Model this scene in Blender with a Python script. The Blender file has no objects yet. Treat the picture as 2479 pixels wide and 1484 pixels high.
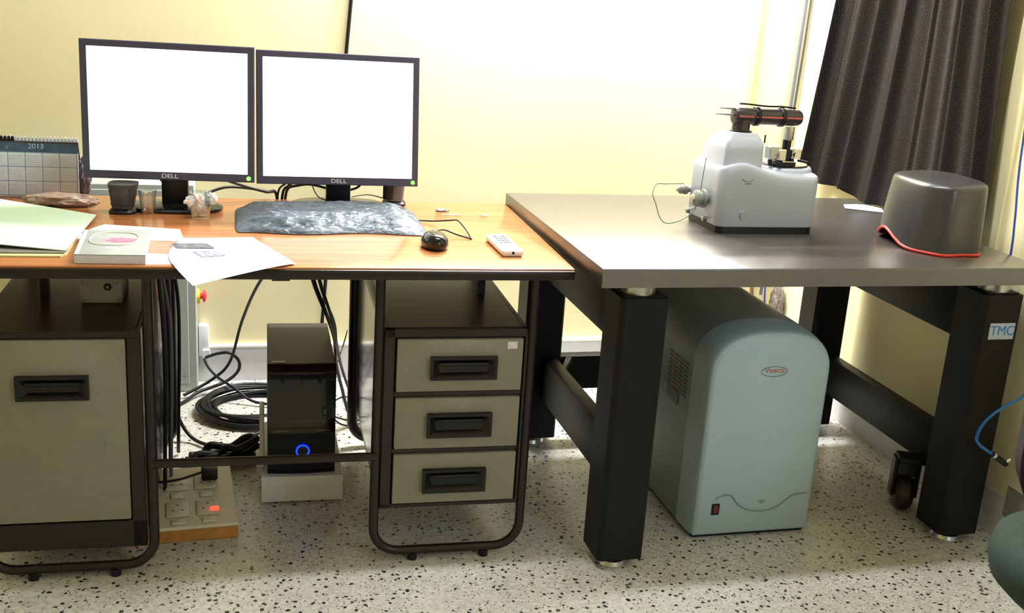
import bpy, bmesh, math, random
from mathutils import Vector, Matrix, noise
random.seed(4)
PI = math.pi
S = bpy.context.scene
COL = S.collection

# ---------------------------------------------------------------- camera
def V(*a): return Vector(a)
F_PX, PITCH, ROLL, YAW = 2639.6354, .2844, .0666, -.2713
CAM = V(.1057, -2.3696, 1.3784)
cd = bpy.data.cameras.new('camera'); cam = bpy.data.objects.new('camera', cd); COL.objects.link(cam)
fw = V(-math.sin(YAW) * math.cos(PITCH), math.cos(YAW) * math.cos(PITCH), -math.sin(PITCH))
rt = V(math.cos(YAW), math.sin(YAW), 0); up = rt.cross(fw)
r2 = rt * math.cos(ROLL) + up * math.sin(ROLL); u2 = -rt * math.sin(ROLL) + up * math.cos(ROLL)
mw = Matrix((r2, u2, -fw)).transposed().to_4x4(); mw.translation = CAM
cam.matrix_world = mw
cd.sensor_fit = 'HORIZONTAL'; cd.sensor_width = 36; cd.lens = F_PX / 2479 * 36
cd.clip_start = .05; cd.clip_end = 60
S.camera = cam
S.view_settings.view_transform = 'Standard'; S.view_settings.look = 'None'
S.view_settings.exposure = 0.0; S.view_settings.gamma = 1; S.view_settings.use_curve_mapping = False

# ---------------------------------------------------------------- light
w = bpy.data.worlds.new('daylight'); S.world = w; w.use_nodes = True
w.node_tree.nodes['Background'].inputs[0].default_value = (.93, .97, 1, 1)
w.node_tree.nodes['Background'].inputs[1].default_value = 6.0
def area(name, loc, size, power, col, target, sy=None):
    l = bpy.data.lights.new(name, 'AREA'); l.energy = power; l.color = col
    l.shape = 'RECTANGLE'; l.size = size; l.size_y = sy or size
    o = bpy.data.objects.new(name, l); COL.objects.link(o); o.location = loc
    o.rotation_euler = (Vector(target) - Vector(loc)).to_track_quat('-Z', 'Y').to_euler()
    return o
area('tube_light_wall', (1.28, 1.20, 2.12), 1.25, 112, (.98, .985, 1), (1.28, 1.24, 1.2), .09)
area('tube_light_ceiling', (.9, .08, 2.82), 1.3, 46, (.97, .985, 1), (.9, .08, 0), .12)
area('window_daylight', (2.14, -2.3, 1.6), 1.3, 30, (.70, .87, 1), (0.9, -.3, .35), 1.3)

# ---------------------------------------------------------------- materials
def lin(c):
    return tuple((x / 255 / 12.92 if x / 255 <= .04045 else ((x / 255 + .055) / 1.055) ** 2.4) for x in c) + (1,)
def mat(name, col, rough=.5, metal=0, spec=.5, bump=0, bscale=200, vary=0, vscale=8, coat=0, emit=None, estr=1):
    m = bpy.data.materials.new(name); m.use_nodes = True
    n = m.node_tree.nodes; L = m.node_tree.links; b = n['Principled BSDF']
    b.inputs['Base Color'].default_value = lin(col); b.inputs['Roughness'].default_value = rough
    b.inputs['Metallic'].default_value = metal; b.inputs['Specular IOR Level'].default_value = spec
    b.inputs['Coat Weight'].default_value = coat; b.inputs['Coat Roughness'].default_value = .08
    tc = n.new('ShaderNodeTexCoord')
    if vary:
        t = n.new('ShaderNodeTexNoise'); t.inputs['Scale'].default_value = vscale; t.inputs['Detail'].default_value = 5
        L.new(tc.outputs['Object'], t.inputs['Vector'])
        r = n.new('ShaderNodeValToRGB'); r.color_ramp.elements[0].position = .3; r.color_ramp.elements[1].position = .7
        a = lin(col); k = 1 - vary; k2 = 1 + vary
        r.color_ramp.elements[0].color = (a[0] * k, a[1] * k, a[2] * k, 1); r.color_ramp.elements[1].color = (min(1, a[0] * k2), min(1, a[1] * k2), min(1, a[2] * k2), 1)
        L.new(t.outputs['Fac'], r.inputs['Fac']); L.new(r.outputs['Color'], b.inputs['Base Color'])
    if bump:
        t = n.new('ShaderNodeTexNoise'); t.inputs['Scale'].default_value = bscale; t.inputs['Detail'].default_value = 3
        L.new(tc.outputs['Object'], t.inputs['Vector'])
        bp = n.new('ShaderNodeBump'); bp.inputs['Strength'].default_value = bump; bp.inputs['Distance'].default_value = .002
        L.new(t.outputs['Fac'], bp.inputs['Height']); L.new(bp.outputs['Normal'], b.inputs['Normal'])
    if emit:
        b.inputs['Emission Color'].default_value = lin(emit); b.inputs['Emission Strength'].default_value = estr
    return m
def nodes(m): return m.node_tree.nodes, m.node_tree.links, m.node_tree.nodes['Principled BSDF']

M = {}
M['wall'] = mat('cream_wall_paint', (240, 229, 184), .7, vary=.03, vscale=2, bump=.15, bscale=60)
M['wall_shadow'] = M['wall']
M['ceiling'] = mat('white_ceiling', (235, 232, 220), .8, vary=.02)
M['skirt'] = mat('grey_marble_skirting', (205, 205, 208), .35, vary=.12, vscale=14)
M['plaster'] = mat('white_skirting_lip', (240, 238, 228), .6, vary=.02)
M['brown'] = mat('dark_brown_enamel', (31, 25, 22), .32, spec=.35, vary=.08, vscale=5)
M['beige'] = mat('beige_hammered_enamel', (134, 128, 113), .5, spec=.3, bump=.25, bscale=420, vary=.04, vscale=30)
M['black'] = mat('black_plastic', (13, 13, 15), .4, spec=.35, vary=.05)
M['blackgloss'] = mat('glossy_black_plastic', (12, 12, 14), .14, vary=.05)
M['bezel'] = mat('dark_monitor_plastic', (58, 56, 76), .45, bump=.1, vary=.05)
M['grip'] = mat('black_handle_plastic', (10, 9, 9), .3, spec=.35, vary=.05)
M['cable'] = mat('black_cable_rubber', (16, 16, 19), .45, spec=.35, vary=.05)
M['graycable'] = mat('grey_cable_sheath', (95, 98, 108), .5, vary=.05)
M['bluecable'] = mat('blue_cable_sheath', (30, 110, 190), .4, vary=.05)
M['bluecable2'] = mat('dark_blue_cable_sheath', (35, 65, 150), .4, vary=.05)
M['browncable'] = mat('brown_cable_sheath', (120, 88, 66), .5, vary=.05)
M['leg'] = mat('black_powder_coat', (10, 9, 9), .5, spec=.25, bump=.15, bscale=500, vary=.06)
M['metal'] = mat('brushed_aluminium', (190, 192, 192), .3, metal=1, vary=.05)
M['chrome'] = mat('chrome', (215, 215, 215), .12, metal=1, vary=.03)
M['ctrl'] = mat('pale_grey_instrument_paint', (172, 194, 206), .42, bump=.06, bscale=600, vary=.02)
M['ctrlbody'] = mat('grey_instrument_metal', (132, 142, 142), .45, bump=.06, bscale=600, vary=.03)
M['micro'] = mat('light_grey_gloss_casting', (184, 190, 204), .34, coat=.15, vary=.02)
M['hood'] = mat('dark_grey_moulded_plastic', (52, 52, 53), .32, bump=.15, bscale=500, vary=.05, coat=.15)
M['red'] = mat('red_rubber_edge', (196, 42, 34), .4, vary=.05)
M['white'] = mat('white_plastic', (226, 228, 230), .4, vary=.02)
M['offwhite'] = mat('off_white_plastic', (214, 206, 180), .4, vary=.04, vscale=25)
M['paper'] = mat('white_paper', (244, 244, 247), .7, vary=.01)
M['green'] = mat('pale_green_card', (200, 222, 196), .6, vary=.03, vscale=6)
M['greenedge'] = mat('cream_card_edge', (222, 212, 150), .6, vary=.03)
M['sleeve'] = mat('dark_grey_folder_cover', (112, 110, 100), .55, bump=.5, bscale=60, vary=.15, vscale=30)
M['darkgray'] = mat('dark_grey_plastic', (66, 60, 56), .42, bump=.05, vary=.06)
M['towertop'] = mat('satin_grey_brown_steel', (58, 53, 49), .5, spec=.3, vary=.04)
M['cabinet'] = mat('grey_green_cabinet_paint', (176, 182, 176), .45, bump=.1, vary=.04)
M['wood'] = mat('varnished_plywood_edge', (176, 122, 58), .45, vary=.2, vscale=30)
M['screen'] = mat('lit_white_screen', (250, 250, 255), .3, emit=(250, 252, 255), estr=1.25)
M['glow_g'] = mat('green_power_light', (120, 255, 90), .4, emit=(110, 255, 70), estr=2.2)
M['glow_b'] = mat('blue_power_ring', (20, 60, 255), .4, emit=(12, 50, 255), estr=3.2)
M['glow_r'] = mat('red_neon_switch', (255, 50, 30), .3, emit=(255, 60, 40), estr=3)
M['redbtn'] = mat('red_button', (225, 60, 70), .3, vary=.04)
M['yellow'] = mat('yellow_button_collar', (235, 200, 60), .4, vary=.04)
M['ink'] = mat('grey_print', (140, 145, 165), .6, vary=.5, vscale=120)
M['inkdark'] = mat('dark_photo_print', (92, 92, 104), .5, vary=.7, vscale=90)
M['logo'] = mat('silver_lettering', (222, 225, 230), .3, metal=.3, vary=.02)
M['redink'] = mat('red_lettering', (190, 72, 66), .5, vary=.05)
M['greyink'] = mat('grey_lettering', (96, 104, 110), .5, vary=.05)
M['blueink'] = mat('blue_lettering', (60, 120, 200), .5, vary=.05)
M['labelpaper'] = mat('pale_label', (176, 186, 196), .5, vary=.05)
M['maroon'] = mat('dark_purple_vinyl', (40, 26, 38), .4, vary=.08)
M['chairgreen'] = mat('dark_green_cloth', (17, 40, 34), .85, bump=.5, bscale=300, vary=.15, vscale=60)
M['boxwhite'] = mat('ivory_box_cover', (205, 200, 170), .5, vary=.03)
M['greyplastic'] = mat('mid_grey_plastic', (128, 130, 124), .45, vary=.08)
M['conduit'] = mat('yellowed_conduit', (232, 208, 128), .5, vary=.05)
M['tape'] = mat('clear_tape_residue', (228, 196, 160), .25, vary=.1, vscale=40)
M['brownpouch'] = mat('brown_grey_pouch', (150, 128, 112), .4, vary=.35, vscale=25, bump=.6, bscale=40)

def glass(name, tint=(240, 244, 246), rough=.02, mixt=.82, gcol=(1, 1, 1, 1)):
    m = bpy.data.materials.new(name); m.use_nodes = True; n = m.node_tree.nodes; L = m.node_tree.links
    n.remove(n['Principled BSDF'])
    t = n.new('ShaderNodeBsdfTransparent'); t.inputs[0].default_value = lin(tint)
    g = n.new('ShaderNodeBsdfGlossy'); g.inputs['Roughness'].default_value = rough; g.inputs['Color'].default_value = gcol
    d = n.new('ShaderNodeLayerWeight'); d.inputs['Blend'].default_value = .35
    mx = n.new('ShaderNodeMixShader'); mm = n.new('ShaderNodeMath'); mm.operation = 'MULTIPLY_ADD'
    mm.inputs[1].default_value = .6; mm.inputs[2].default_value = 1 - mixt
    L.new(d.outputs['Facing'], mm.inputs[0]); L.new(mm.outputs[0], mx.inputs[0])
    L.new(t.outputs[0], mx.inputs[1]); L.new(g.outputs[0], mx.inputs[2]); L.new(mx.outputs[0], n['Material Output'].inputs[0])
    return m, n, L, g, t, mx, mm
M['glass'] = glass('clear_glass')[0]
M['pane'] = glass('window_pane', mixt=.95)[0]

def floor_mat():
    m = mat('terrazzo_floor', (176, 174, 160), .30); n, L, b = nodes(m)
    tc = n.new('ShaderNodeTexCoord')
    nz = n.new('ShaderNodeTexNoise'); nz.inputs['Scale'].default_value = 2.5; nz.inputs['Detail'].default_value = 4
    L.new(tc.outputs['Object'], nz.inputs['Vector'])
    base = n.new('ShaderNodeValToRGB'); e = base.color_ramp.elements
    e[0].position = .3; e[0].color = lin((196, 193, 183)); e[1].position = .7; e[1].color = lin((212, 210, 202))
    L.new(nz.outputs['Fac'], base.inputs['Fac'])
    # pale chips
    v0 = n.new('ShaderNodeTexVoronoi'); v0.inputs['Scale'].default_value = 120; L.new(tc.outputs['Object'], v0.inputs['Vector'])
    r0 = n.new('ShaderNodeValToRGB'); e = r0.color_ramp.elements
    e[0].position = 0; e[0].color = (.72, .72, .70, 1); e[1].position = 1; e[1].color = (1.12, 1.12, 1.1, 1)
    sp = n.new('ShaderNodeSeparateColor'); L.new(v0.outputs['Color'], sp.inputs[0]); L.new(sp.outputs[0], r0.inputs['Fac'])
    mul = n.new('ShaderNodeMix'); mul.data_type = 'RGBA'; mul.blend_type = 'MULTIPLY'; mul.inputs[0].default_value = .7
    L.new(base.outputs['Color'], mul.inputs[6]); L.new(r0.outputs['Color'], mul.inputs[7])
    last = mul.outputs[2]
    # dark chips in two sizes
    for sc, rad, keep, colr in ((56, .27, .58, (52, 52, 54)), (110, .28, .58, (112, 108, 100)), (36, .18, .5, (34, 36, 40))):
        dn = n.new('ShaderNodeTexNoise'); dn.inputs['Scale'].default_value = sc * 2.2; L.new(tc.outputs['Object'], dn.inputs['Vector'])
        va = n.new('ShaderNodeVectorMath'); va.operation = 'SCALE'; va.inputs['Scale'].default_value = .55 / sc; L.new(dn.outputs['Color'], va.inputs[0])
        vb = n.new('ShaderNodeVectorMath'); vb.operation = 'ADD'; L.new(tc.outputs['Object'], vb.inputs[0]); L.new(va.outputs[0], vb.inputs[1])
        v = n.new('ShaderNodeTexVoronoi'); v.inputs['Scale'].default_value = sc; L.new(vb.outputs[0], v.inputs['Vector'])
        s2 = n.new('ShaderNodeSeparateColor'); L.new(v.outputs['Color'], s2.inputs[0])
        k = n.new('ShaderNodeMath'); k.operation = 'GREATER_THAN'; k.inputs[1].default_value = keep; L.new(s2.outputs[1], k.inputs[0])
        d = n.new('ShaderNodeMath'); d.operation = 'LESS_THAN'; d.inputs[1].default_value = rad; L.new(v.outputs['Distance'], d.inputs[0])
        a = n.new('ShaderNodeMath'); a.operation = 'MULTIPLY'; L.new(k.outputs[0], a.inputs[0]); L.new(d.outputs[0], a.inputs[1])
        mx = n.new('ShaderNodeMix'); mx.data_type = 'RGBA'; L.new(a.outputs[0], mx.inputs[0]); L.new(last, mx.inputs[6]); mx.inputs[7].default_value = lin(colr)
        last = mx.outputs[2]
    L.new(last, b.inputs['Base Color'])
    return m
M['floor'] = floor_mat()

def wood_mat():
    m = mat('orange_wood_laminate', (206, 138, 84), .2, coat=.15); n, L, b = nodes(m)
    tc = n.new('ShaderNodeTexCoord'); mp = n.new('ShaderNodeMapping'); mp.inputs['Scale'].default_value = (1.2, 26, 1)
    L.new(tc.outputs['Object'], mp.inputs[0])
    t = n.new('ShaderNodeTexNoise'); t.inputs['Scale'].default_value = 2.2; t.inputs['Detail'].default_value = 6; L.new(mp.outputs[0], t.inputs['Vector'])
    r = n.new('ShaderNodeValToRGB'); e = r.color_ramp.elements
    e[0].position = .28; e[0].color = lin((160, 95, 52)); e[1].position = .72; e[1].color = lin((192, 126, 77))
    L.new(t.outputs['Fac'], r.inputs['Fac']); L.new(r.outputs['Color'], b.inputs['Base Color'])
    return m
M['woodtop'] = wood_mat()

def slab_mat():
    m = mat('dark_grey_brown_laminate', (64, 60, 56), .26, spec=.9, coat=.4, vary=.06, vscale=12, bump=.08, bscale=500)
    m.node_tree.nodes['Principled BSDF'].inputs['Coat Roughness'].default_value = .36
    return m
M['slab'] = slab_mat()
M['slabedge'] = mat('grey_laminate_edge', (112, 108, 104), .42, vary=.05, vscale=20)

def curtain_mat():
    m = mat('dark_mesh_curtain_cloth', (52, 45, 46), .8); n, L, b = nodes(m)
    tc = n.new('ShaderNodeTexCoord')
    def wave(rot, sc):
        mp = n.new('ShaderNodeMapping'); mp.inputs['Rotation'].default_value = (rot, 0, 0); L.new(tc.outputs['Object'], mp.inputs[0])
        wv = n.new('ShaderNodeTexWave'); wv.bands_direction = 'Z'; wv.inputs['Scale'].default_value = sc; wv.inputs['Distortion'].default_value = 1.2
        wv.inputs['Detail'].default_value = 1; L.new(mp.outputs[0], wv.inputs['Vector']); return wv
    a, c = wave(.5, 78), wave(-.62, 78)
    mu = n.new('ShaderNodeMath'); mu.operation = 'MULTIPLY'; L.new(a.outputs['Fac'], mu.inputs[0]); L.new(c.outputs['Fac'], mu.inputs[1])
    r = n.new('ShaderNodeValToRGB'); e = r.color_ramp.elements
    e[0].position = .1; e[0].color = lin((24, 20, 18)); e[1].position = .95; e[1].color = lin((74, 65, 61))
    L.new(mu.outputs[0], r.inputs['Fac']); L.new(r.outputs['Color'], b.inputs['Base Color'])
    bp = n.new('ShaderNodeBump'); bp.inputs['Strength'].default_value = .6; bp.inputs['Distance'].default_value = .003
    L.new(mu.outputs[0], bp.inputs['Height']); L.new(bp.outputs['Normal'], b.inputs['Normal'])
    b.inputs['Specular IOR Level'].default_value = .15
    return m
M['curtain'] = curtain_mat()

def plastic_sleeve_mat():
    m, n, L, g, t, mx, mm = glass('crinkled_clear_polythene', (184, 194, 204), .26, .95, (.42, .44, .46, 1))
    tc = n.new('ShaderNodeTexCoord'); nz = n.new('ShaderNodeTexNoise'); nz.inputs['Scale'].default_value = 45; nz.inputs['Detail'].default_value = 4
    nz.inputs['Distortion'].default_value = 1.5
    mp = n.new('ShaderNodeMapping'); mp.inputs['Scale'].default_value = (.5, 1.3, 1); L.new(tc.outputs['Object'], mp.inputs[0]); L.new(mp.outputs[0], nz.inputs['Vector'])
    bp = n.new('ShaderNodeBump'); bp.inputs['Strength'].default_value = 1; bp.inputs['Distance'].default_value = .006
    L.new(nz.outputs['Fac'], bp.inputs['Height']); L.new(bp.outputs['Normal'], g.inputs['Normal'])
    df = n.new('ShaderNodeBsdfDiffuse'); df.inputs[0].default_value = lin((112, 122, 132)); L.new(bp.outputs['Normal'], df.inputs['Normal'])
    m2 = n.new('ShaderNodeMixShader'); m2.inputs[0].default_value = .34; L.new(mx.outputs[0], m2.inputs[1]); L.new(df.outputs[0], m2.inputs[2])
    L.new(m2.outputs[0], n['Material Output'].inputs[0])
    return m
M['poly'] = plastic_sleeve_mat()

# ---------------------------------------------------------------- mesh helpers
WM = {}
I4 = Matrix.Identity(4)
def spline(pts, n=8):
    P = [Vector(p) for p in pts]; out = []
    for i in range(len(P) - 1):
        p0 = P[max(i - 1, 0)]; p1 = P[i]; p2 = P[i + 1]; p3 = P[min(i + 2, len(P) - 1)]
        for k in range(n):
            t = k / n
            out.append(.5 * ((2 * p1) + (p2 - p0) * t + (2 * p0 - 5 * p1 + 4 * p2 - p3) * t * t + (3 * p1 - p0 - 3 * p2 + p3) * t ** 3))
    out.append(P[-1]); return out
class G:
    def __init__(s): s.b = bmesh.new()
    def _faces(s, r): return [f for f in r if isinstance(f, bmesh.types.BMFace)]
    def box(s, x0, x1, y0, y1, z0, z1, bev=0, seg=2, m=None):
        t = bmesh.new(); bmesh.ops.create_cube(t, size=1)
        for v in t.verts: v.co = V((x0 + x1) / 2 + v.co.x * (x1 - x0), (y0 + y1) / 2 + v.co.y * (y1 - y0), (z0 + z1) / 2 + v.co.z * (z1 - z0))
        if bev: bmesh.ops.bevel(t, geom=t.edges[:], offset=bev, segments=seg, profile=.5, affect='EDGES')
        return s.add(t, m)
    def add(s, t, m=None):
        if m is not None: bmesh.ops.transform(t, matrix=m, verts=t.verts)
        me = bpy.data.meshes.new('tmp'); t.to_mesh(me); t.free(); s.b.from_mesh(me); bpy.data.meshes.remove(me); return s
    def rings(s, rings, cap=True, closed=True, loop=False):
        R = [[s.b.verts.new(Vector(p)) for p in r] for r in rings]; n = len(R[0])
        rr = list(zip(R, R[1:])) + ([(R[-1], R[0])] if loop else [])
        for a, b in rr:
            for i in range(n if closed else n - 1):
                j = (i + 1) % n
                try: s.b.faces.new((a[i], a[j], b[j], b[i]))
                except ValueError: pass
        if cap and closed and not loop:
            s.b.faces.new(R[0][::-1]); s.b.faces.new(R[-1])
        return s
    def tube(s, pts, r, n=10, sm=6, loop=False, taper=None):
        P = spline(pts, sm) if sm else [Vector(p) for p in pts]
        Q = [P[0]]
        for p in P[1:]:
            if (p - Q[-1]).length > 1e-5: Q.append(p)
        P = Q
        if loop and (P[0] - P[-1]).length < 1e-4: P = P[:-1]
        T = []
        for i in range(len(P)):
            a = P[i - 1] if (i > 0 or loop) else P[0]; b = P[(i + 1) % len(P)] if (i < len(P) - 1 or loop) else P[-1]
            T.append((b - a).normalized())
        nrm = T[0].orthogonal().normalized(); rs = []
        for i, p in enumerate(P):
            if i: nrm = (nrm - T[i] * nrm.dot(T[i])).normalized()
            bn = T[i].cross(nrm); rr = r if not taper else r * (taper[0] + (taper[1] - taper[0]) * i / (len(P) - 1))
            rs.append([p + (nrm * math.cos(2 * PI * k / n) + bn * math.sin(2 * PI * k / n)) * rr for k in range(n)])
        return s.rings(rs, loop=loop)
    def lathe(s, prof, c, n=32, axis='Z', m=None):
        rs = []
        for r, h in prof:
            ring = []
            for k in range(n):
                a = 2 * PI * k / n; x, y = r * math.cos(a), r * math.sin(a)
                q = {'Z': V(x, y, h), 'Y': V(x, h, -y), 'X': V(h, x, y)}[axis]
                if m is not None: q = m @ q
                ring.append(q + Vector(c))
            rs.append(ring)
        return s.rings(rs)
    def cyl(s, a, b, r, n=24, r2=None):
        a, b = Vector(a), Vector(b); d = (b - a).normalized(); u = d.orthogonal().normalized(); v = d.cross(u); r2 = r if r2 is None else r2
        return s.rings([[p + (u * math.cos(2 * PI * k / n) + v * math.sin(2 * PI * k / n)) * q for k in range(n)] for p, q in ((a, r), (b, r2))])
    def prism(s, pts, axis, a, b):
        def q(p, h): return {'X': V(h, p[0], p[1]), 'Y': V(p[0], h, p[1]), 'Z': V(p[0], p[1], h)}[axis]
        return s.rings([[q(p, a) for p in pts], [q(p, b) for p in pts]])
    def grid(s, f, nu, nv, thick=0):
        R = [[s.b.verts.new(f(i / nu, j / nv)) for j in range(nv + 1)] for i in range(nu + 1)]; F = []
        for i in range(nu):
            for j in range(nv): F.append(s.b.faces.new((R[i][j], R[i + 1][j], R[i + 1][j + 1], R[i][j + 1])))
        if thick:
            s.b.normal_update(); bmesh.ops.solidify(s.b, geom=F, thickness=thick)
        return s
    def obj(s, name, m, parent=None, frame=I4, smooth=32, **tags):
        bmesh.ops.recalc_face_normals(s.b, faces=s.b.faces)
        me = bpy.data.meshes.new(name); wm = WM.get(parent.name, I4) if parent else I4
        bmesh.ops.transform(s.b, matrix=wm.inverted() @ frame, verts=s.b.verts)
        if wm.determinant() * frame.determinant() < 0: pass
        s.b.to_mesh(me); s.b.free()
        me.materials.append(M[m] if isinstance(m, str) else m)
        if smooth:
            me.shade_smooth(); me.set_sharp_from_angle(angle=math.radians(smooth))
        o = bpy.data.objects.new(name, me); COL.objects.link(o)
        if parent: o.parent = parent
        WM[o.name] = wm
        for k, v in tags.items(): o[k] = v
        return o
def thing(name, label, cat, loc=(0, 0, 0), rz=0, group=None, mtx=None):
    o = bpy.data.objects.new(name, None); COL.objects.link(o); o.empty_display_size = .05
    m = mtx if mtx is not None else Matrix.Translation(Vector(loc)) @ Matrix.Rotation(rz, 4, 'Z')
    o.matrix_world = m; WM[o.name] = m
    o['label'] = label; o['category'] = cat
    if group: o['group'] = group
    return o
def single(g, name, m, label, cat, group=None, frame=I4, smooth=32):
    """a thing of one mesh: its origin goes to the middle of its underside"""
    o = g.obj(name, m, None, frame, smooth); me = o.data
    xs = [v.co for v in me.vertices]
    c = V((min(p.x for p in xs) + max(p.x for p in xs)) / 2, (min(p.y for p in xs) + max(p.y for p in xs)) / 2, min(p.z for p in xs))
    me.transform(Matrix.Translation(-c)); o.location = c
    o['label'] = label; o['category'] = cat
    if group: o['group'] = group
    return o
def text(s, body, size, m, name, parent, frame, align='CENTER', depth=.0004, sx=1):
    c = bpy.data.curves.new('t', 'FONT'); c.body = body; c.size = size; c.align_x = align; c.align_y = 'CENTER'; c.extrude = depth
    o = bpy.data.objects.new('t', c); COL.objects.link(o)
    dg = bpy.context.evaluated_depsgraph_get(); me = bpy.data.meshes.new_from_object(o.evaluated_get(dg))
    bpy.data.objects.remove(o); g = G(); g.b.from_mesh(me); bpy.data.meshes.remove(me)
    if s: s.add(g.b, frame @ Matrix.Diagonal((sx, 1, 1, 1))); return s
    return g.obj(name, m, parent, frame @ Matrix.Diagonal((sx, 1, 1, 1)), 0)
def T(x, y, z): return Matrix.Translation((x, y, z))
def R(a, ax): return Matrix.Rotation(a, 4, ax)
FACE = R(PI / 2, 'X')                # text lying in xy -> standing, facing -y

# ================================================================ SETTING
XR, YB = 2.187, 1.334
XL, YF, ZC = -2.6, -4.2, 2.95
def struct(g, name, m, smooth=0, parent=None):
    o = g.obj(name, m, parent, smooth=smooth)
    if not parent: o['kind'] = 'structure'
    return o
struct(G().box(XL - .1, XR + .1, YF - .1, YB + .1, -.1, 0), 'floor', 'floor')
struct(G().box(XL - .1, XR + .1, YF - .1, YB + .1, ZC, ZC + .1), 'ceiling', 'ceiling')
struct(G().box(XL - .1, XR + .12, YB, YB + .12, 0, ZC), 'wall_back', 'wall')
struct(G().box(XL - .1, XL, YF, YB, 0, ZC), 'wall_left', 'wall')
struct(G().box(XL - .1, XR + .12, YF - .1, YF, 0, ZC), 'wall_front', 'wall')
WY0, WY1, WZ0, WZ1 = .32, 1.27, .90, 2.15
g = G(); g.box(XR, XR + .12, YF, WY0, 0, ZC); g.box(XR, XR + .12, WY1, YB, 0, ZC)
g.box(XR, XR + .12, WY0, WY1, 0, WZ0); g.box(XR, XR + .12, WY0, WY1, WZ1, ZC)
struct(g, 'wall_right', 'wall')
g = G()
for a in ((WY0, WY0 + .04, WZ0, WZ1), (WY1 - .04, WY1, WZ0, WZ1), (WY0, WY1, WZ0, WZ0 + .04), (WY0, WY1, WZ1 - .04, WZ1), (.72, .76, WZ0, WZ1)):
    g.box(XR + .03, XR + .08, a[0], a[1], a[2], a[3], .004, 1)
wn = struct(g, 'window_1', 'white')
struct(G().box(XR + .05, XR + .055, WY0 + .03, WY1 - .03, WZ0 + .03, WZ1 - .03), 'window_pane', 'pane', parent=wn)
struct(G().box(XR - .010, XR + .004, .135, .20, .125, WZ1 + .3, .003, 1), 'trim_1', 'wall')
g = G().box(XL, XR, YB - .016, YB + .01, 0, .122)
struct(g, 'baseboard_back', 'skirt')
struct(G().box(XL, XR, YB - .02, YB + .01, .122, .131, .002, 1), 'trim_2', 'plaster')
struct(G().box(XR - .012, XR + .01, YF, YB, 0, .122), 'baseboard_right', 'skirt')
# tube lamp fixtures (out of frame)
for nm, x0, x1, y, z, lab in (('tube_lamp', .62, 1.94, 1.27, 2.2, 'white fluorescent batten fixed high on the back wall'), ('tube_lamp', .24, 1.56, .08, 2.9, 'white fluorescent batten on the ceiling')):
    t = thing(nm, lab, 'lamp', ((x0 + x1) / 2, y, z))
    G().box(x0, x1, y - .03, y + .03, z - .0, z + .049, .005, 1).obj('housing', 'white', t)
    G().cyl((x0 + .03, y, z - .025), (x1 - .03, y, z - .025), .013).obj('tube', mat('lamp_tube', (250, 250, 245), .4, emit=(255, 250, 240), estr=2), t)

# ================================================================ DESK
DF = T(.9138, 0, 0) @ R(-.0315, 'Z')
desk = thing('office_desk', 'brown steel office desk with glossy orange wood top and two pedestals', 'desk', mtx=DF)
UL = -1.60                                   # left end (outside the frame)
G().box(UL, 0, 0.0, .774, .735, .75, .003, 2).obj('desktop', 'woodtop', desk, DF)
g = G().box(UL, 0, -.006, .012, .722, .7455, .004, 2); g.box(UL, 0, .76, .785, .715, .735, .002, 1)
g.box(UL, 0, .012, .04, .722, .735); g.box(-.02, 0, .03, .77, .715, .735); g.box(-.70, -.66, .03, .77, .71, .735)
g.obj('apron', 'brown', desk, DF)
def loopframe(u0, u1, v, zt, name='tube_frame'):
    r = .0115 if v < .3 else .0165; c = .075; P = [(u0 + r, v, zt)]
    def arc(cx, cz, a0, a1): return [(cx + (c - r) * math.cos(a0 + (a1 - a0) * k / 8), v, cz + (c - r) * math.sin(a0 + (a1 - a0) * k / 8)) for k in range(9)]
    P += arc(u0 + c, c + .014, PI, 1.5 * PI) + arc(u1 - c, c + .014, 1.5 * PI, 2 * PI) + [(u1 - r, v, zt)]
    o = G().tube(P, r, 14, 0).obj(name, 'brown', desk, DF, 50)
    for uu in (u0 + .11, u1 - .10): G().cyl((uu, v, 0), (uu, v, .018), .012, 14).obj('glide', 'black', o, DF)
for v in (.012, .70):
    loopframe(-.468, -.078, v, .722)
    loopframe(-1.345, -.955, v, .722)
G().cyl((-.967, .004, .283), (-.456, .004, .283), .0105, 16).obj('foot_rail', 'brown', desk, DF, 50)

def pedestal(u0, u1, zt, zb, vend, name='pedestal'):
    g = G(); f = .012
    g.box(u0, u0 + f, .02, vend, zb, zt, .002, 1); g.box(u1 - f, u1, .02, vend, zb, zt, .002, 1)
    g.box(u0 + f, u1 - f, .02, vend, zt - .012, zt, .001, 1); g.box(u0 + f, u1 - f, .02, vend, zb, zb + .01); g.box(u0 + f, u1 - f, vend - .01, vend, zb + .01, zt - .012)
    return g
DL, DR = -.4145, -.1127
g = pedestal(-.445, -.10, .602, .142, .66)
g.box(-.445, DL - .004, .004, .024, .145, .60, .002, 1); g.box(DR + .004, -.10, .004, .024, .145, .60, .002, 1)
g.box(-.445, -.10, .004, .024, .581, .60, .002, 1); g.box(-.445, -.10, .004, .024, .144, .1555, .002, 1)
for z0, z1 in ((.434, .4455), (.289, .2995)): g.box(-.42, -.11, .006, .024, z0, z1, .001, 1)
g.box(-.17, -.15, .30, .32, .602, .722)                                    # stay up to the top
ped = g.obj('pedestal', 'brown', desk, DF)
G().box(-.4452, -.4400, .05, .64, .16, .585).obj('side_panel', mat('glossy_grey_side_sheet', (58, 56, 58), .16, vary=.1, coat=.25), ped, DF)
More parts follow.
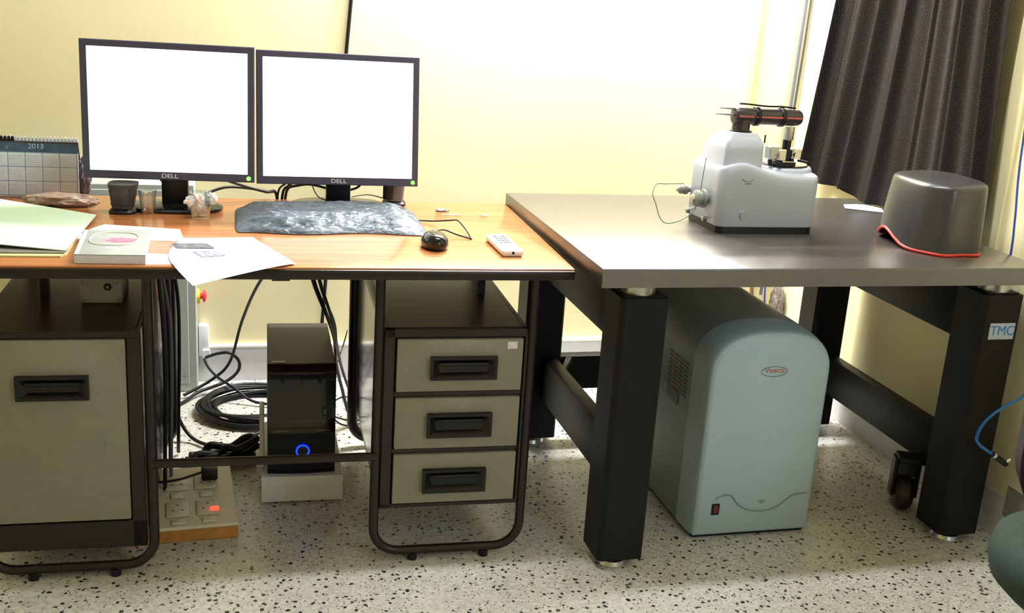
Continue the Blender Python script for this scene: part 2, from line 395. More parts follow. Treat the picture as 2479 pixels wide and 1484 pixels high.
def pull(u0, u1, z0, z1, parent):
    """recessed flared pull: outer rim and sunk scoop"""
    g = G(); d = .012; y = -.014
    uu, zz = (u1 - u0), (z1 - z0)
    out = [(u0, z0), (u1, z0), (u1, z1), (u0, z1)]
    rim = [(u0 + .006, z0 + .006), (u1 - .006, z0 + .006), (u1 - .006, z1 - .006), (u0 + .006, z1 - .006)]
    inn = [(u0 + .024, z0 + .016), (u1 - .024, z0 + .016), (u1 - .018, z1 - .018), (u0 + .018, z1 - .018)]
    q = lambda L_, yy: [V(p[0], yy, p[1]) for p in L_]
    g.rings([q(out, .012), q(out, y), q(rim, y), q(inn, y + d)], cap=False); g.b.faces.new([g.b.verts.new(p) for p in q(inn, y + d)])
    g.box(u0 + .02, u1 - .02, y - .001, y + .010, z1 - .021, z1 - .013, .002, 1)
    return g.obj('handle', 'grip', parent, DF, 20)
for i, (z0, z1, h) in enumerate(((.4472, .5773, (-.336, -.176, .480, .5365)), (.3012, .4307, (-.338, -.181, .333, .393)), (.1572, .2857, (-.3435, -.188, .188, .2485)))):
    d = G().box(DL, DR, .0, .022, z0, z1, .0025, 2).obj('drawer', 'beige', desk, DF)
    pull(*h, d)
    if i == 0:
        G().cyl((-.392, -.0015, .507), (-.392, .002, .507), .005, 12).obj('lock', 'greyplastic', d, DF)
        g = G().box(-.152, -.128, -.0012, .001, .553, .571)
        g.obj('sticker', mat('white_sticker_with_red_lines', (226, 210, 206), .5, vary=.25, vscale=160), d, DF)
# left pedestal with a cupboard door
g = pedestal(-1.33, -.982, .602, .075, .66)
g.box(-1.33, -.982, .002, .024, .586, .602, .002, 1); g.box(-1.0145 + .001, -.982, .004, .024, .076, .60, .002, 1); g.box(-1.33, -.982, .004, .024, .076, .143, .002, 1)
g.box(-1.33, -1.322, .01, .03, .143, .6)
g.box(-1.235, -1.215, .28, .30, .602, .722)
ped2 = g.obj('pedestal', 'brown', desk, DF)
G().box(-.982, -.9795, .05, .64, .1, .64).obj('side_panel', mat('glossy_grey_side_sheet_left', (58, 56, 58), .16, vary=.1, coat=.25), ped2, DF)
door = G().box(-1.322, -1.0155, .0, .022, .148, .5835, .0025, 2).obj('cupboard_door', 'beige', desk, DF)
pull(-1.2435, -1.0925, .448, .503, door)
g = G().box(-1.066, -1.052, -.001, .002, .322, .368, .001, 1); g.cyl((-1.059, -.0035, .333), (-1.059, .0, .333), .0055, 14); g.cyl((-1.0595, -.003, .357), (-1.0595, 0, .357), .003, 10)
g.obj('lock', 'greyplastic', door, DF)

# grey electronics box on the left pedestal
JX0, JX1, JV = -1.135, -1.042, .218
jb = thing('junction_box', 'small grey metal box with corner screws and round jack on the left pedestal', 'box', mtx=DF @ T(-1.083, .27, .602))
G().box(JX0, JX1, JV, JV + .13, .602, .69, .002, 1).obj('case', mat('grey_box_paint', (158, 162, 152), .5, bump=.2, vary=.04), jb, DF)
for uu, zz in ((JX0 + .006, .609), (JX1 - .007, .609), (JX0 + .004, .652), (JX1 - .010, .652)):
    G().cyl((uu, JV - .003, zz), (uu, JV + .001, zz), .0034, 10).obj('screw', 'greyplastic', jb, DF)
j = G().lathe([(.0085, -.004), (.0085, .002), (.004, .002), (.004, -.002)], (-1.074, JV - .001, .643), 18, 'Y').obj('jack', 'black', jb, DF)
G().cyl((-1.074, JV - .0055, .643), (-1.074, JV, .643), .0038, 12).obj('pin', 'chrome', j, DF)

# ================================================================ MONITORS
def monitor(c, yaw, tilt, w_, h_, label, hrl, stand, bz):
    sx, sy = stand
    base_w, base_d = bz
    t = thing('monitor', label, 'monitor', (sx, sy, .7505), yaw)
    F = T(*c) @ R(yaw, 'Z') @ R(-tilt, 'X')
    a, b = w_ / 2, h_ / 2; bl, bb = .017, .021
    g = G()
    def rr(x, z, y): return [V(-x, y, -z), V(x, y, -z), V(x, y, z), V(-x, y, z)]
    sl = [V(-a + bl, .003, -b + bb), V(a - bl, .003, -b + bb), V(a - bl, .003, b - bl), V(-a + bl, .003, b - bl)]
    sf = [p + V(0, -.003, 0) for p in sl]
    g.rings([rr(a * .8, b * .75, .05), rr(a * .96, b * .95, .03), rr(a, b, .022), rr(a, b, .002), rr(a - .002, b - .002, 0), sf, sl], cap=False)
    g.b.faces.new([g.b.verts.new(p) for p in rr(a * .8, b * .75, .05)])
    case = g.obj('casing', 'bezel', t, F, 25)
    G().box(-a + bl - .001, a - bl + .001, .0024, .0032, -b + bb - .001, b - bl + .001).obj('screen', 'screen', t, F)
    text(None, 'DELL', .0155, 'logo', 'logo', case, F @ T(0, -.0004, -b + bb / 2) @ FACE, sx=1.25)
    G().lathe([(.0052, -.003), (.0058, 0), (.0058, .002)], (a - .0145, -.0005, -b + .0105), 16, 'Y').obj('power_light', 'glow_g', t, F)
    G().tube([(-a * .3, .04, -b * .4), (-a * .2, .052, -b * .4), (a * .2, .052, -b * .4)], .004).obj('rear_rib', 'bezel', case, F)
    # neck and base in an upright frame
    Fn = T(sx, sy, 0) @ R(yaw, 'Z')
    zc = c[2]
    G().box(-.034, .034, -.004, .022, .756, zc + .02, .004, 2).obj('neck', 'black', t, Fn)
    g = G(); n = 40
    rg = lambda k, z: [V(base_w / 2 * k * abs(math.cos(q)) ** .8 * (1 if math.cos(q) > 0 else -1), .0 + base_d / 2 * k * abs(math.sin(q)) ** .8 * (1 if math.sin(q) > 0 else -1), z) for q in [2 * PI * i / n for i in range(n)]]
    g.rings([rg(.99, .7505), rg(1, .753), rg(.99, .7585), rg(.9, .7625), rg(.3, .766)])
    g.obj('base', 'blackgloss', t, Fn, 40)
    return t
monitor((-.022, .62, 1.009), -.078, .049, .433, .353, 'left-hand monitor with dark bezel and blank white screen, nearer the desk calendar', None, (-.012, .645), (.25, .155))
monitor((.42, .64, 1.002), -.007, .141, .439, .354, 'right-hand monitor with dark bezel and blank white screen, above the wrapped keyboard', None, (.428, .70), (.27, .15))

# ================================================================ THINGS ON THE DESK (desk frame, z .75)
Z0 = .7502
# keyboard in a polythene sleeve
KF = DF @ T(-.545, .475, Z0) @ R(.02, 'Z')
kb = thing('keyboard', 'black keyboard lying inside the crinkled clear sleeve', 'keyboard', mtx=KF)
g = G(); rs = []
g.rings([[V(x, y, z) for x, y, z in ((-.215, -.075, 0), (.215, -.075, 0), (.215, -.075, .010), (-.215, -.075, .010))], [V(x, y, z) for x, y, z in ((-.215, .075, 0), (.215, .075, 0), (.215, .075, .022), (-.215, .075, .022))]])
g.obj('case', 'black', kb, KF, 0)
g = G()
for r_ in range(6):
    y = -.06 + r_ * .0215 + (.006 if r_ == 5 else 0); z = .0115 + (y + .075) * .08
    for c_ in range(21):
        x = -.203 + c_ * .0198
        if c_ in (15, 19) and False: continue
        if r_ == 0 and 4 <= c_ <= 8: continue
        g.box(x, x + .0165, y, y + .0175, z, z + .007, .002, 1)
    if r_ == 0: g.box(-.203 + 4 * .0198, -.203 + 8 * .0198 + .0165, y, y + .0175, z, z + .007, .002, 1)
kk = g.obj('keys', 'darkgray', kb, KF, 20); kk['kind'] = 'stuff'
def sleeve(u, v):
    x = -.243 + .486 * u; y = -.148 + .30 * v
    ex = min(u, 1 - u) * 2; ey = min(v, 1 - v) * 2
    rnd = .03 * (1 - min(1, ey * 2.5)) ** 2
    x *= 1 - rnd
    y += .010 * math.sin(x * 21) * (1 - v)
    hump = .036 * min(1, (min(ex * 3.2, 1) * min(ey * 1.9, 1)) ** .6)
    nz = noise.fractal(V(x * 14, y * 26, 3), 1, 2, 5) * .0065 + noise.ridged_multi_fractal(V(x * 9, y * 40, 1), 1, 2, 4, 1, 2) * .003
    return V(x, y, .001 + hump * (.75 + .25 * v) + max(-.001, nz) * min(1, ex * 6) * min(1, ey * 6) + .0015)
single(G().grid(sleeve, 120, 70, .0006), 'plastic_sleeve', 'poly', 'crinkled clear polythene sleeve wrapped over the keyboard, shiny along its front', 'sleeve', frame=KF, smooth=70)

# mouse
mo = thing('mouse', 'round glossy black mouse with its cord curving right', 'mouse', mtx=DF @ T(-.305, .205, Z0))
def ell(cx, cy, rx, ry, z, n=36, p=1.0): return [V(cx + rx * math.cos(2 * PI * k / n), cy + ry * math.sin(2 * PI * k / n), z) for k in range(n)]
g = G().rings([ell(-.305, .205, .027, .047, Z0), ell(-.305, .205, .033, .054, Z0 + .006), ell(-.305, .205, .034, .056, Z0 + .014), ell(-.305, .203, .031, .052, Z0 + .025), ell(-.305, .200, .024, .042, Z0 + .034), ell(-.305, .197, .012, .024, Z0 + .0385), ell(-.305, .196, .004, .008, Z0 + .0392)])
b_ = g.obj('shell', 'blackgloss', mo, DF, 60)
G().lathe([(.008, -.003), (.009, 0), (.008, .003)], (-.303, .236, Z0 + .030), 16, 'X').obj('scroll_wheel', 'greyplastic', mo, DF)
G().tube([(-.300, .258, Z0 + .012), (-.285, .30, Z0 + .018), (-.262, .325, Z0 + .017), (-.232, .315, Z0 + .008), (-.200, .292, Z0 + .003), (-.196, .30, Z0 + .003), (-.199, .37, Z0 + .012), (-.209, .428, Z0 + .020), (-.228, .432, Z0 + .019), (-.262, .48, Z0 + .006), (-.295, .498, Z0 + .003), (-.34, .50, Z0 + .003)], .0021, 8).obj('cord', 'cable', mo, DF, 60)
# remote control
RF = DF @ T(-.130, .198, Z0) @ R(.04, 'Z')
rc = thing('remote_control', 'small white remote control with grey keypad lying on the desk', 'remote control', mtx=RF)
G().box(-.027, .027, -.088, .088, 0, .018, .007, 3).obj('case', 'white', rc, RF)
G().box(-.019, .019, -.055, .072, .0178, .0187, .0003, 1).obj('keypad', mat('grey_membrane', (150, 160, 158), .5, vary=.1, vscale=60), rc, RF)
for k in range(4):
    for q in range(3):
        if k == 0 and q == 1: m_ = mat('orange_key', (214, 160, 120), .5)
        else: m_ = 'graycable'
        G().box(-.0155 + q * .0108, -.0075 + q * .0108, .050 - k * .022, .057 - k * .022, .0186, .0202, .001, 1).obj('button', m_, rc, RF)
G().cyl((0, -.0885, .010), (0, -.087, .010), .0035, 12).obj('emitter', 'black', rc, RF)

# speakers
def speaker(x, y, rz, label, h, lean, tilt2, m_, front):
    Fs = T(x, y, Z0) @ R(rz, 'Z'); t = thing('desktop_speaker', label, 'speaker', mtx=Fs, group=None)
    g = G(); rs = []
    def ring(z, wx, wy, oy, ox=0): return [V(ox + wx * (abs(math.cos(q)) ** .6) * (1 if math.cos(q) > 0 else -1), oy + wy * (abs(math.sin(q)) ** .6) * (1 if math.sin(q) > 0 else -1), z) for q in [2 * PI * i / 32 for i in range(32)]]
    for k in range(9):
        s_ = k / 8; rs.append(ring(.014 + h * s_, .026 + .011 * s_, .034 + .004 * s_, lean * s_, tilt2 * s_))
    g.rings(rs); g.obj('body', m_, t, Fs, 40)
    g = G().rings([ring(0, .034, .038, 0), ring(.006, .034, .038, 0), ring(.012, .028, .032, 0), ring(.016, .022, .028, 0)]); g.obj('foot', 'black', t, Fs, 40)
    return t, Fs
t, Fs = speaker(-.140, .592, -.1, 'black desktop speaker under the left corner of the left monitor', .063, .0, .002, mat('dark_speaker_plastic', (52, 48, 50), .5, vary=.1, vscale=60, bump=.2), None)
G().box(-.024, .024, -.037, -.033, .022, .07, .004, 2).obj('grille', mat('dark_grille_cloth', (62, 55, 57), .85, vary=.35, vscale=200), t, Fs)
t, Fs = speaker(.594, .745, -.1, 'grey desktop speaker behind the right end of the keyboard', .12, .02, .0, mat('grey_speaker_plastic', (96, 90, 94), .4, vary=.2, vscale=50), None)
G().box(-.034, -.006, -.039, -.034, .02, .12, .004, 2).obj('grille', 'black', t, Fs)
G().box(.0, .012, -.0405, -.037, .085, .091, .001, 1).obj('badge', 'redink', t, Fs)

# tumblers
def tumbler(x, y, r0, r1, h, label):
    t = G(); n = 32
    t.lathe([(r0 * .96, 0), (r0, .002), (r1, h), (r1 - .0016, h + .0004), (r0 - .0016, .008), (.0015, .007)], (0, 0, 0), n)
    return single(t, 'glass_tumbler', 'glass', label, 'glass', frame=T(x, y, Z0), smooth=45)
tumbler(.055, .53, .023, .030, .068, 'clear glass tumbler holding a crumpled wad of white plastic')
tumbler(-.078, .575, .017, .023, .062, 'small clear glass tumbler between the left speaker and the monitor neck')
def wad(cx, cy, cz, rx, ry, rz, seed, amp=.35, sub=4):
    g = G(); bmesh.ops.create_icosphere(g.b, subdivisions=sub, radius=1)
    for v in g.b.verts:
        p = v.co.copy(); k = 1 + amp * noise.noise(p * 1.7 + V(seed, 0, 0)) + amp * .55 * (noise.noise(p * 4.2 + V(0, seed, 0)))
        v.co = V(cx + p.x * rx * k, cy + p.y * ry * k, cz + p.z * rz * k)
    return g
g = wad(.053, .53, Z0 + .034, .018, .017, .024, 3, .4)
for a_, b_, c_ in ((.028, .522, .046), (.082, .528, .052)):
    h = wad(a_, b_, Z0 + c_, .013, .010, .014, a_ * 90, .5, 3); me = bpy.data.meshes.new('x'); h.b.to_mesh(me); g.b.from_mesh(me); bpy.data.meshes.remove(me)
single(g, 'crumpled_wrapper', mat('white_crinkled_wrap', (232, 234, 230), .2, vary=.2, vscale=60, bump=.5, bscale=60), 'crumpled white plastic wad stuffed in the glass tumbler', 'wrapper', smooth=25)

# calendar
CF = T(-.402, .775, Z0) @ R(-.045, 'Z')
ca = thing('desk_calendar', 'spiral desk calendar headed 2013 with blue banner, left of the monitors', 'calendar', mtx=CF)
CT = CF @ R(-.12, 'X')
G().box(-.175, .135, 0, .002, .0, .158, .0005, 1).obj('page', mat('calendar_page', (205, 212, 226), .5, vary=.03), ca, CT)
G().box(-.176, .136, -.001, 0, .121, .150, 0).obj('banner', mat('blue_grey_banner', (58, 84, 108), .5, vary=.45, vscale=30), ca, CT)
text(None, '2013', .0185, 'labelpaper', 'year', ca, CT @ T(.028, -.0014, .136) @ FACE, sx=1.1)
text(None, '3', .010, 'labelpaper', 'month_mark', ca, CT @ T(-.045, -.0014, .131) @ FACE)
g = G()
for k in range(8): g.box(-.1745 + k * .0435, -.1735 + k * .0435, -.0008, 0, .004, .121)
for k in range(4): g.box(-.174, .131, -.0008, 0, .004 + k * .0385, .0052 + k * .0385)
g.obj('day_grid', mat('blue_grid_ink', (92, 118, 170), .5, vary=.1), ca, CT)
g = G()
for r_ in range(3):
    for c_ in range(7):
        for l_ in range(5):
            ww = .037 - random.random() * .012
            g.box(-.1715 + c_ * .0435, -.1715 + c_ * .0435 + ww, -.0006, 0, .0105 + r_ * .0385 + l_ * .0056, .0112 + r_ * .0385 + l_ * .0056)
g.obj('day_print', mat('pale_print', (176, 176, 190), .5, vary=.3, vscale=200), ca, CT)
g = G()
for k in range(34): g.tube([(-.172 + k * .0092 + .0, -.003 + .006 * math.cos(q) + .003, .158 + .006 * math.sin(q)) for q in [2 * PI * i / 9 for i in range(9)]], .0011, 5, 0, True)
sp = g.obj('spiral_binding', 'metal', ca, CT, 60)
G().box(-.176, -.025, -.004, .006, .150, .162, .002, 1).obj('clip_bar', 'black', ca, CT)
CB = CF @ T(0, .075, 0) @ R(.38, 'X')
G().box(-.176, .136, -.001, .001, .0, .160).obj('back_stand', 'darkgray', ca, CB)
# odd things beside the calendar
g = wad(-.262, .80, Z0 + .05, .022, .018, .052, 11, .35)
single(g, 'dark_pouch', mat('dark_grey_pouch', (88, 82, 96), .5, vary=.4, vscale=30), 'dark crumpled pouch squeezed between the calendar and the left monitor', 'pouch', smooth=25)
g = wad(-.30, .66, Z0 + .016, .085, .030, .018, 7, .3)
single(g, 'crumpled_pouch', 'brownpouch', 'crumpled brown pouch lying in front of the calendar behind the green folder', 'pouch', smooth=25)

# papers, folder and book
def sheet(pts, z, h, name, m_, label, cat, curl=None, group=None, nu=14):
    A, B, C_, D = [V(p[0], p[1], 0) for p in pts]
    def f(u, v):
        p = A.lerp(B, u).lerp(D.lerp(C_, u), v); return V(p.x, p.y, z + (curl(u, v) if curl else 0))
    return single(G().grid(f, nu, nu, h), name, m_, label, cat, group, DF, 60)
# grey-covered file under the folder
fl = thing('file_cover', 'dark grey file with cream edge lying under the pale green folder', 'file', mtx=DF @ T(-1.36, .2, Z0))
G().prism([(-1.60, .070), (-1.150, .070), (-1.140, .085), (-1.140, .30), (-1.60, .42)], 'Z', Z0, Z0 + .004).obj('back_board', 'greenedge', fl, DF)
G().prism([(-1.60, .082), (-1.145, .088), (-1.142, .11), (-1.15, .30), (-1.60, .42)], 'Z', Z0 + .004, Z0 + .007).obj('cover', 'sleeve', fl, DF)
def fcurl(u, v): return .012 + .020 * (1 - u) * (1) + .010 * math.sin(u * 3) * (1 - v)
sheet([(-1.60, .175), (-1.143, .100), (-1.128, .478), (-1.60, .755)], Z0 + .002, .002, 'paper_folder', 'green', 'pale green card folder, half open, on the desk\'s left end', 'folder', lambda u, v: .007 + .03 * (1 - u) * (.4 + .6 * (1 - v)) * .8)
sheet([(-1.150, .25), (-.900, .235), (-.918, .362), (-1.100, .406)], Z0 + .0005, .0004, 'paper_sheet', 'paper', 'blank white sheet lying behind the book, its far edge curled', 'paper', lambda u, v: .004 * math.sin(v * PI) * (1 - u))
sheet([(-.990, .015), (-.885, .020), (-.88, .10), (-1.0, .12)], Z0 + .0002, .0003, 'paper_sheet', 'paper', 'white scrap of paper at the desk edge under the printed sheet', 'paper')
BF = DF @ T(-1.043, .142, Z0) @ R(-.02, 'Z')
bk = thing('book', 'white-edged book with grey green cover, ring and pink mark', 'book', mtx=BF)
bp_ = [(-.068, -.126), (.078, -.126), (.062, .118), (-.086, .110)]
G().prism(bp_, 'Z', .001, .019).obj('page_block', mat('book_page_edges', (222, 222, 236), .6, vary=.05, vscale=60), bk, BF)
G().prism([(p[0] * 1.0, p[1]) for p in bp_], 'Z', .019, .021).obj('cover', mat('grey_green_cover', (150, 156, 150), .35, vary=.12, vscale=18), bk, BF)
G().prism([(-.083, .108), (-.068, -.124), (-.060, -.124), (-.075, .108)], 'Z', .0208, .0216).obj('spine_strip', 'white', bk, BF)
n_ = 40; rg = [V(-.006 + .052 * (abs(math.cos(q)) ** .7) * (1 if math.cos(q) > 0 else -1), .022 + .062 * (abs(math.sin(q)) ** .8) * (1 if math.sin(q) > 0 else -1), .0218) for q in [2 * PI * k / n_ for k in range(n_)]]
G().tube(rg, .0014, 6, 0, True).obj('cover_ring', mat('cream_ring_print', (226, 222, 200), .5), bk, BF)
g = G()
g.add(wad(.012, .012, .0212, .030, .022, .0008, 5, .4).b)
g.obj('pink_mark', mat('pink_print', (214, 110, 140), .5, vary=.15, vscale=60), bk, BF)
G().box(-.012, .010, -.075, -.062, .0208, .0217).obj('white_patch', 'white', bk, BF)
ps = thing('printed_sheet', 'white sheet with two small grey pictures drooping over the desk edge', 'paper', mtx=DF @ T(-.80, .1, Z0 + .002))
A, B, C_, D = V(-.933, .045, 0), V(-.640, .020, 0), V(-.738, .287, 0), V(-.902, .258, 0)
# quad + overhanging corner
def psf(u, v):
    a = V(-.862, -.120, 0); b = V(-.648, .018, 0); c = V(-.742, .287, 0); d = V(-.905, .256, 0)
    p = a.lerp(b, u).lerp(d.lerp(c, u), v)
    z = Z0 + .0024 + .002 * math.sin(v * 3 + u * 2)
    if p.y < -.004: z -= (-.004 - p.y) ** 1.2 * .16
    bulge = .040 * math.sin(PI * v) * (1 - u); p.x -= bulge
    return V(p.x, p.y, z)
G().grid(psf, 26, 26, .0004).obj('paper', 'paper', ps, DF, 60)
def patch(u0, u1, v0, v1, name, m_):
    def q(u, v): p = psf(u0 + (u1 - u0) * u, v0 + (v1 - v0) * v); p.z += .0009; return p
    G().grid(q, 6, 6, .0002).obj(name, m_, ps, DF, 60)
def inv(px, py):
    best = None
    for i in range(41):
        for j in range(41):
            p = psf(i / 40, j / 40); d_ = (p.x - px) ** 2 + (p.y - py) ** 2
            if best is None or d_ < best[0]: best = (d_, i / 40, j / 40)
    return best[1:]
def quadpatch(pts, name, m_):
    q4 = [V(p[0], p[1], Z0 + .0052) for p in pts]
    G().grid(lambda u, v: q4[0].lerp(q4[1], u).lerp(q4[3].lerp(q4[2], u), v), 4, 4, .0002).obj(name, m_, ps, DF)
quadpatch([(-.912, .147), (-.825, .151), (-.848, .198), (-.928, .195)], 'picture', 'inkdark')
quadpatch([(-.851, .064), (-.80, .082), (-.824, .127), (-.876, .117)], 'picture', 'ink')

# tape residue on the desk
single(wad(-.215, .645, Z0 + .003, .020, .012, .004, 9, .5, 3), 'cable_clip', 'greyplastic', 'small grey clip near the back right of the desk', 'clip', frame=DF, smooth=30)
single(G().prism([(-.225, .592), (-.170, .590), (-.168, .602), (-.222, .604)], 'Z', Z0, Z0 + .0006), 'tape_strip', 'tape', 'strip of clear tape stuck on the desk right of the keyboard', 'tape', frame=DF)
single(G().cyl((-.102, .598, Z0), (-.102, .598, Z0 + .0008), .012, 16), 'tape_spot', 'tape', 'round pale tape spot near the back right of the desk', 'tape', frame=DF)

# cables behind the monitors
def cord(pts, r, m_, label, frame=I4, sm=8, cat='cable', name='cable', group=None):
    return single(G().tube(pts, r, 8, sm), name, m_, label, cat, group, frame, 60)
zz = Z0
cord([(.07, .63, .86), (.10, .66, .835), (.17, .72, .80), (.23, .76, .777), (.262, .815, .758), (.27, .822, .62)], .0042, 'cable', 'thick black cable sloping right from the left monitor down behind the desk')
cord([(.065, .70, zz + .03), (.12, .73, .794), (.18, .76, .787), (.235, .79, .772), (.265, .818, .750), (.27, .825, .60)], .0040, 'cable', 'black cable running flat from the left neck to the desk\'s back edge')
cord([(-.075, .64, .855), (-.055, .66, .835), (-.035, .68, .80), (-.02, .69, .77)], .0035, 'cable', 'short black cable dropping left of the left monitor neck')
cord([(.365, .70, .86), (.32, .74, .835), (.285, .77, .80), (.268, .812, .770), (.262, .820, .70)], .0030, 'cable', 'thin black cable arching left from under the right monitor')
cord([(.385, .71, .86), (.375, .73, .838), (.33, .76, .82), (.295, .79, .790), (.28, .818, .760), (.275, .823, .66)], .0040, 'cable', 'thick black cable bending left from under the right monitor')
cord([(.455, .70, .79), (.42, .72, .792), (.36, .75, .802), (.32, .77, .795), (.292, .812, .772), (.285, .822, .70)], .0040, 'cable', 'black cable arching from the right monitor neck to the desk\'s back edge')
cord([(.345, .73, .86), (.355, .72, .81), (.375, .70, .775), (.42, .69, zz + .012), (.36, .68, zz + .012), (.335, .68, zz + .004), (.40, .67, zz + .004)], .0016, 'cable', 'thin black wire tangled on the desk left of the right neck')
cord([(.51, .71, .86), (.505, .72, .83), (.485, .73, .80), (.45, .73, .79)], .0036, 'cable', 'short black cable hooking down right of the right monitor neck')
cord([(.47, .74, zz + .02), (.52, .75, zz + .025), (.57, .76, zz + .012)], .0016, 'browncable', 'thin brown wire from the right neck to the grey speaker')

# ================================================================ TOWER AND TROLLEY (desk frame)
tr = thing('computer_trolley', 'white plastic computer trolley under the black tower', 'trolley', mtx=DF @ T(-.612, .54, 0))
U0, U1 = -.7225, -.505
g = G().box(U0, U1, .338, .347, .006, .0805, .003, 2); g.box(U0, U1, .347, .76, .070, .080, .002, 1)
g.box(U0, U0 + .008, .347, .76, .028, .0795, .002, 1); g.box(U1 - .008, U1, .347, .76, .028, .0795, .002, 1); g.box(U0, U1, .752, .76, .028, .0795, .002, 1)
g.obj('tray', 'white', tr, DF)
for a_ in (-.672, -.589):
    g = G(); g.tube([(a_ - .018, .3375, .008), (a_ - .018, .3375, .052), (a_ + .018, .3375, .053), (a_ + .018, .3375, .008)], .0014, 6, 0)
    g.obj('front_relief', 'white', tr, DF)
G().box(U0 - .004, U0 + .009, .40, .50, .081, .235, .003, 2).obj('side_support', 'white', tr, DF)
for x_, y_ in ((U0 + .03, .385), (U1 - .03, .385), (U0 + .03, .72), (U1 - .03, .72)):
    G().lathe([(.012, -.008), (.014, 0), (.012, .008)], (x_, y_, .014), 16, 'X').obj('caster_wheel', 'black', tr, DF)
tw = thing('computer_tower', 'black desktop computer tower with glowing blue power ring, standing in a white trolley', 'computer', mtx=DF @ T(-.615, .54, .0805))
TU0, TU1, TV, TZ = -.706, -.527, .353, .390
G().box(TU0 + .002, TU1 - .002, TV + .02, .727, .0805, TZ, .003, 1).obj('case', 'towertop', tw, DF)
g = G()
def fr(z, d, i=0): return [V(TU0 + i, TV + .021, z)] + [V(TU0 + i + (TU1 - TU0 - 2 * i) * k / 10, TV + d - .006 * math.sin(PI * k / 10), z) for k in range(11)] + [V(TU1 - i, TV + .021, z)]
g.rings([fr(.0805, .008), fr(.09, .004), fr(.17, .004), fr(.200, .0), fr(.206, .005), fr(.24, .007), fr(.345, .007), fr(.360, .005), fr(.368, -.001), fr(.374, .002), fr(TZ - .004, .012), fr(TZ, .019)])
fa = g.obj('front_panel', 'blackgloss', tw, DF, 40)
G().box(-.692, -.54, TV - .0005, TV + .003, .204, .2055).obj('panel_groove', 'greyplastic', fa, DF)
for a_ in (-.668, -.618, -.57): G().cyl((a_, TV - .0005, .343), (a_, TV + .004, .343), .006, 14).obj('indent', 'black', fa, DF)
g = G(); g.b.free(); g = G()
g.tube([(-.6135 + .0165 * math.cos(q), TV - .007, .150 + .0165 * math.sin(q)) for q in [2 * PI * k / 28 for k in range(28)]], .0022, 8, 0, True)
g.obj('power_ring', 'glow_b', tw, DF, 60)
G().cyl((-.6135, TV - .006, .150), (-.6135, TV + .002, .150), .0135, 24).obj('power_button', 'blackgloss', tw, DF)
g = G().box(-.5605, -.5525, TV - .0025, TV + .002, .252, .266); g.box(-.5585, -.5545, TV - .0025, TV + .002, .232, .248); g.tube([(-.5565, TV - .002, .270), (-.5625, TV - .002, .266), (-.5565, TV - .002, .262), (-.5505, TV - .002, .266)], .0008, 5, 0, True)
g.obj('badge', 'greyink', tw, DF)
G().box(-.695, -.66, .385, .391, TZ, TZ + .0008).obj('top_label', 'white', tw, DF)

# ================================================================ EXTENSION BOARD
EF = T(.022, .352, 0) @ R(.055, 'Z')
eb = thing('extension_board', 'cream extension board on a wooden base with lit red switch', 'extension board', mtx=EF)
G().box(-.170, .108, -.172, .172, 0, .034, .003, 1).obj('wooden_base', 'wood', eb, EF)
G().box(-.173, .111, -.175, .175, .034, .044, .003, 1).obj('top_plate', 'offwhite', eb, EF)
for c_ in range(3):
    x = -.138 + c_ * .074
    for r_, y in enumerate((-.085, .065)):
        s_ = G().box(x, x + .058, y - .036, y + .042, .044, .049, .003, 2).obj('socket', 'offwhite', eb, EF)
        g = G()
        for dx, dy in ((.029, .022), (.018, -.006), (.040, -.006)): g.cyl((x + dx, y + dy, .0485), (x + dx, y + dy, .0494), .0036, 10)
        g.obj('pin_hole', 'browncable', s_, EF)
    for y in (-.150, -.03 + .03):
        G().box(x + .012, x + .046, y - .012 + (.0 if y < -.1 else -.005), y + .012 - (.0 if y < -.1 else -.0), .044, .050, .003, 2).obj('switch', 'offwhite', eb, EF)
G().box(.044, .066, -.106, -.092, .0485, .055, .004, 2).obj('lit_switch', 'glow_r', eb, EF)
g = G().box(.030, .072, .065, .105, .0495, .085, .005, 2)
pl = thing('power_plug', 'black plug with its cord in the extension board', 'plug', mtx=EF @ T(.07, .085, .0495)); g.obj('plug_body', 'black', pl, EF)
G().tube([(.031, .085, .068), (.01, .075, .066), (-.03, .065, .060), (-.08, .068, .056), (-.115, .09, .058), (-.14, .12, .075), (-.15, .14, .11), (-.150, .15, .17)], .0035, 8, 6).obj('cord', 'cable', pl, EF, 60)

# ================================================================ BEHIND THE DESK
cb = thing('metal_cabinet', 'grey-green metal cabinet standing behind the desk, red stop button on its side', 'cabinet', (-.25, 1.27, 0))
G().box(-.53, .026, 1.2235, 1.318, .0, .708, .004, 1).obj('body', 'cabinet', cb)
G().box(-.50, .000, 1.2185, 1.2235, .03, .69, .003, 1).obj('door', 'cabinet', cb)
g = G().cyl((-.018, 1.2165, .06), (-.018, 1.220, .06), .004, 12); g.obj('latch', 'greyplastic', cb)
y_ = thing('stop_button', 'red mushroom button on a yellow collar at the cabinet side', 'button', (.045, 1.262, .30))
G().cyl((.0262, 1.262, .325), (.036, 1.262, .325), .026, 24).obj('collar', 'yellow', y_)
G().lathe([(.010, 0), (.010, .008), (.021, .010), (.021, .016), (.012, .021), (.003, .022)], (.036, 1.262, .325), 24, 'X').obj('cap', 'redbtn', y_)
ws = thing('wall_socket', 'white socket box on the back wall low beside the cabinet', 'socket', (.045, 1.32, .1))
G().box(.028, .062, 1.298, 1.333, .10, .21, .004, 2).obj('case', 'white', ws); G().box(.040, .066, 1.29, 1.30, .092, .125, .002, 1).obj('plug', 'white', ws)
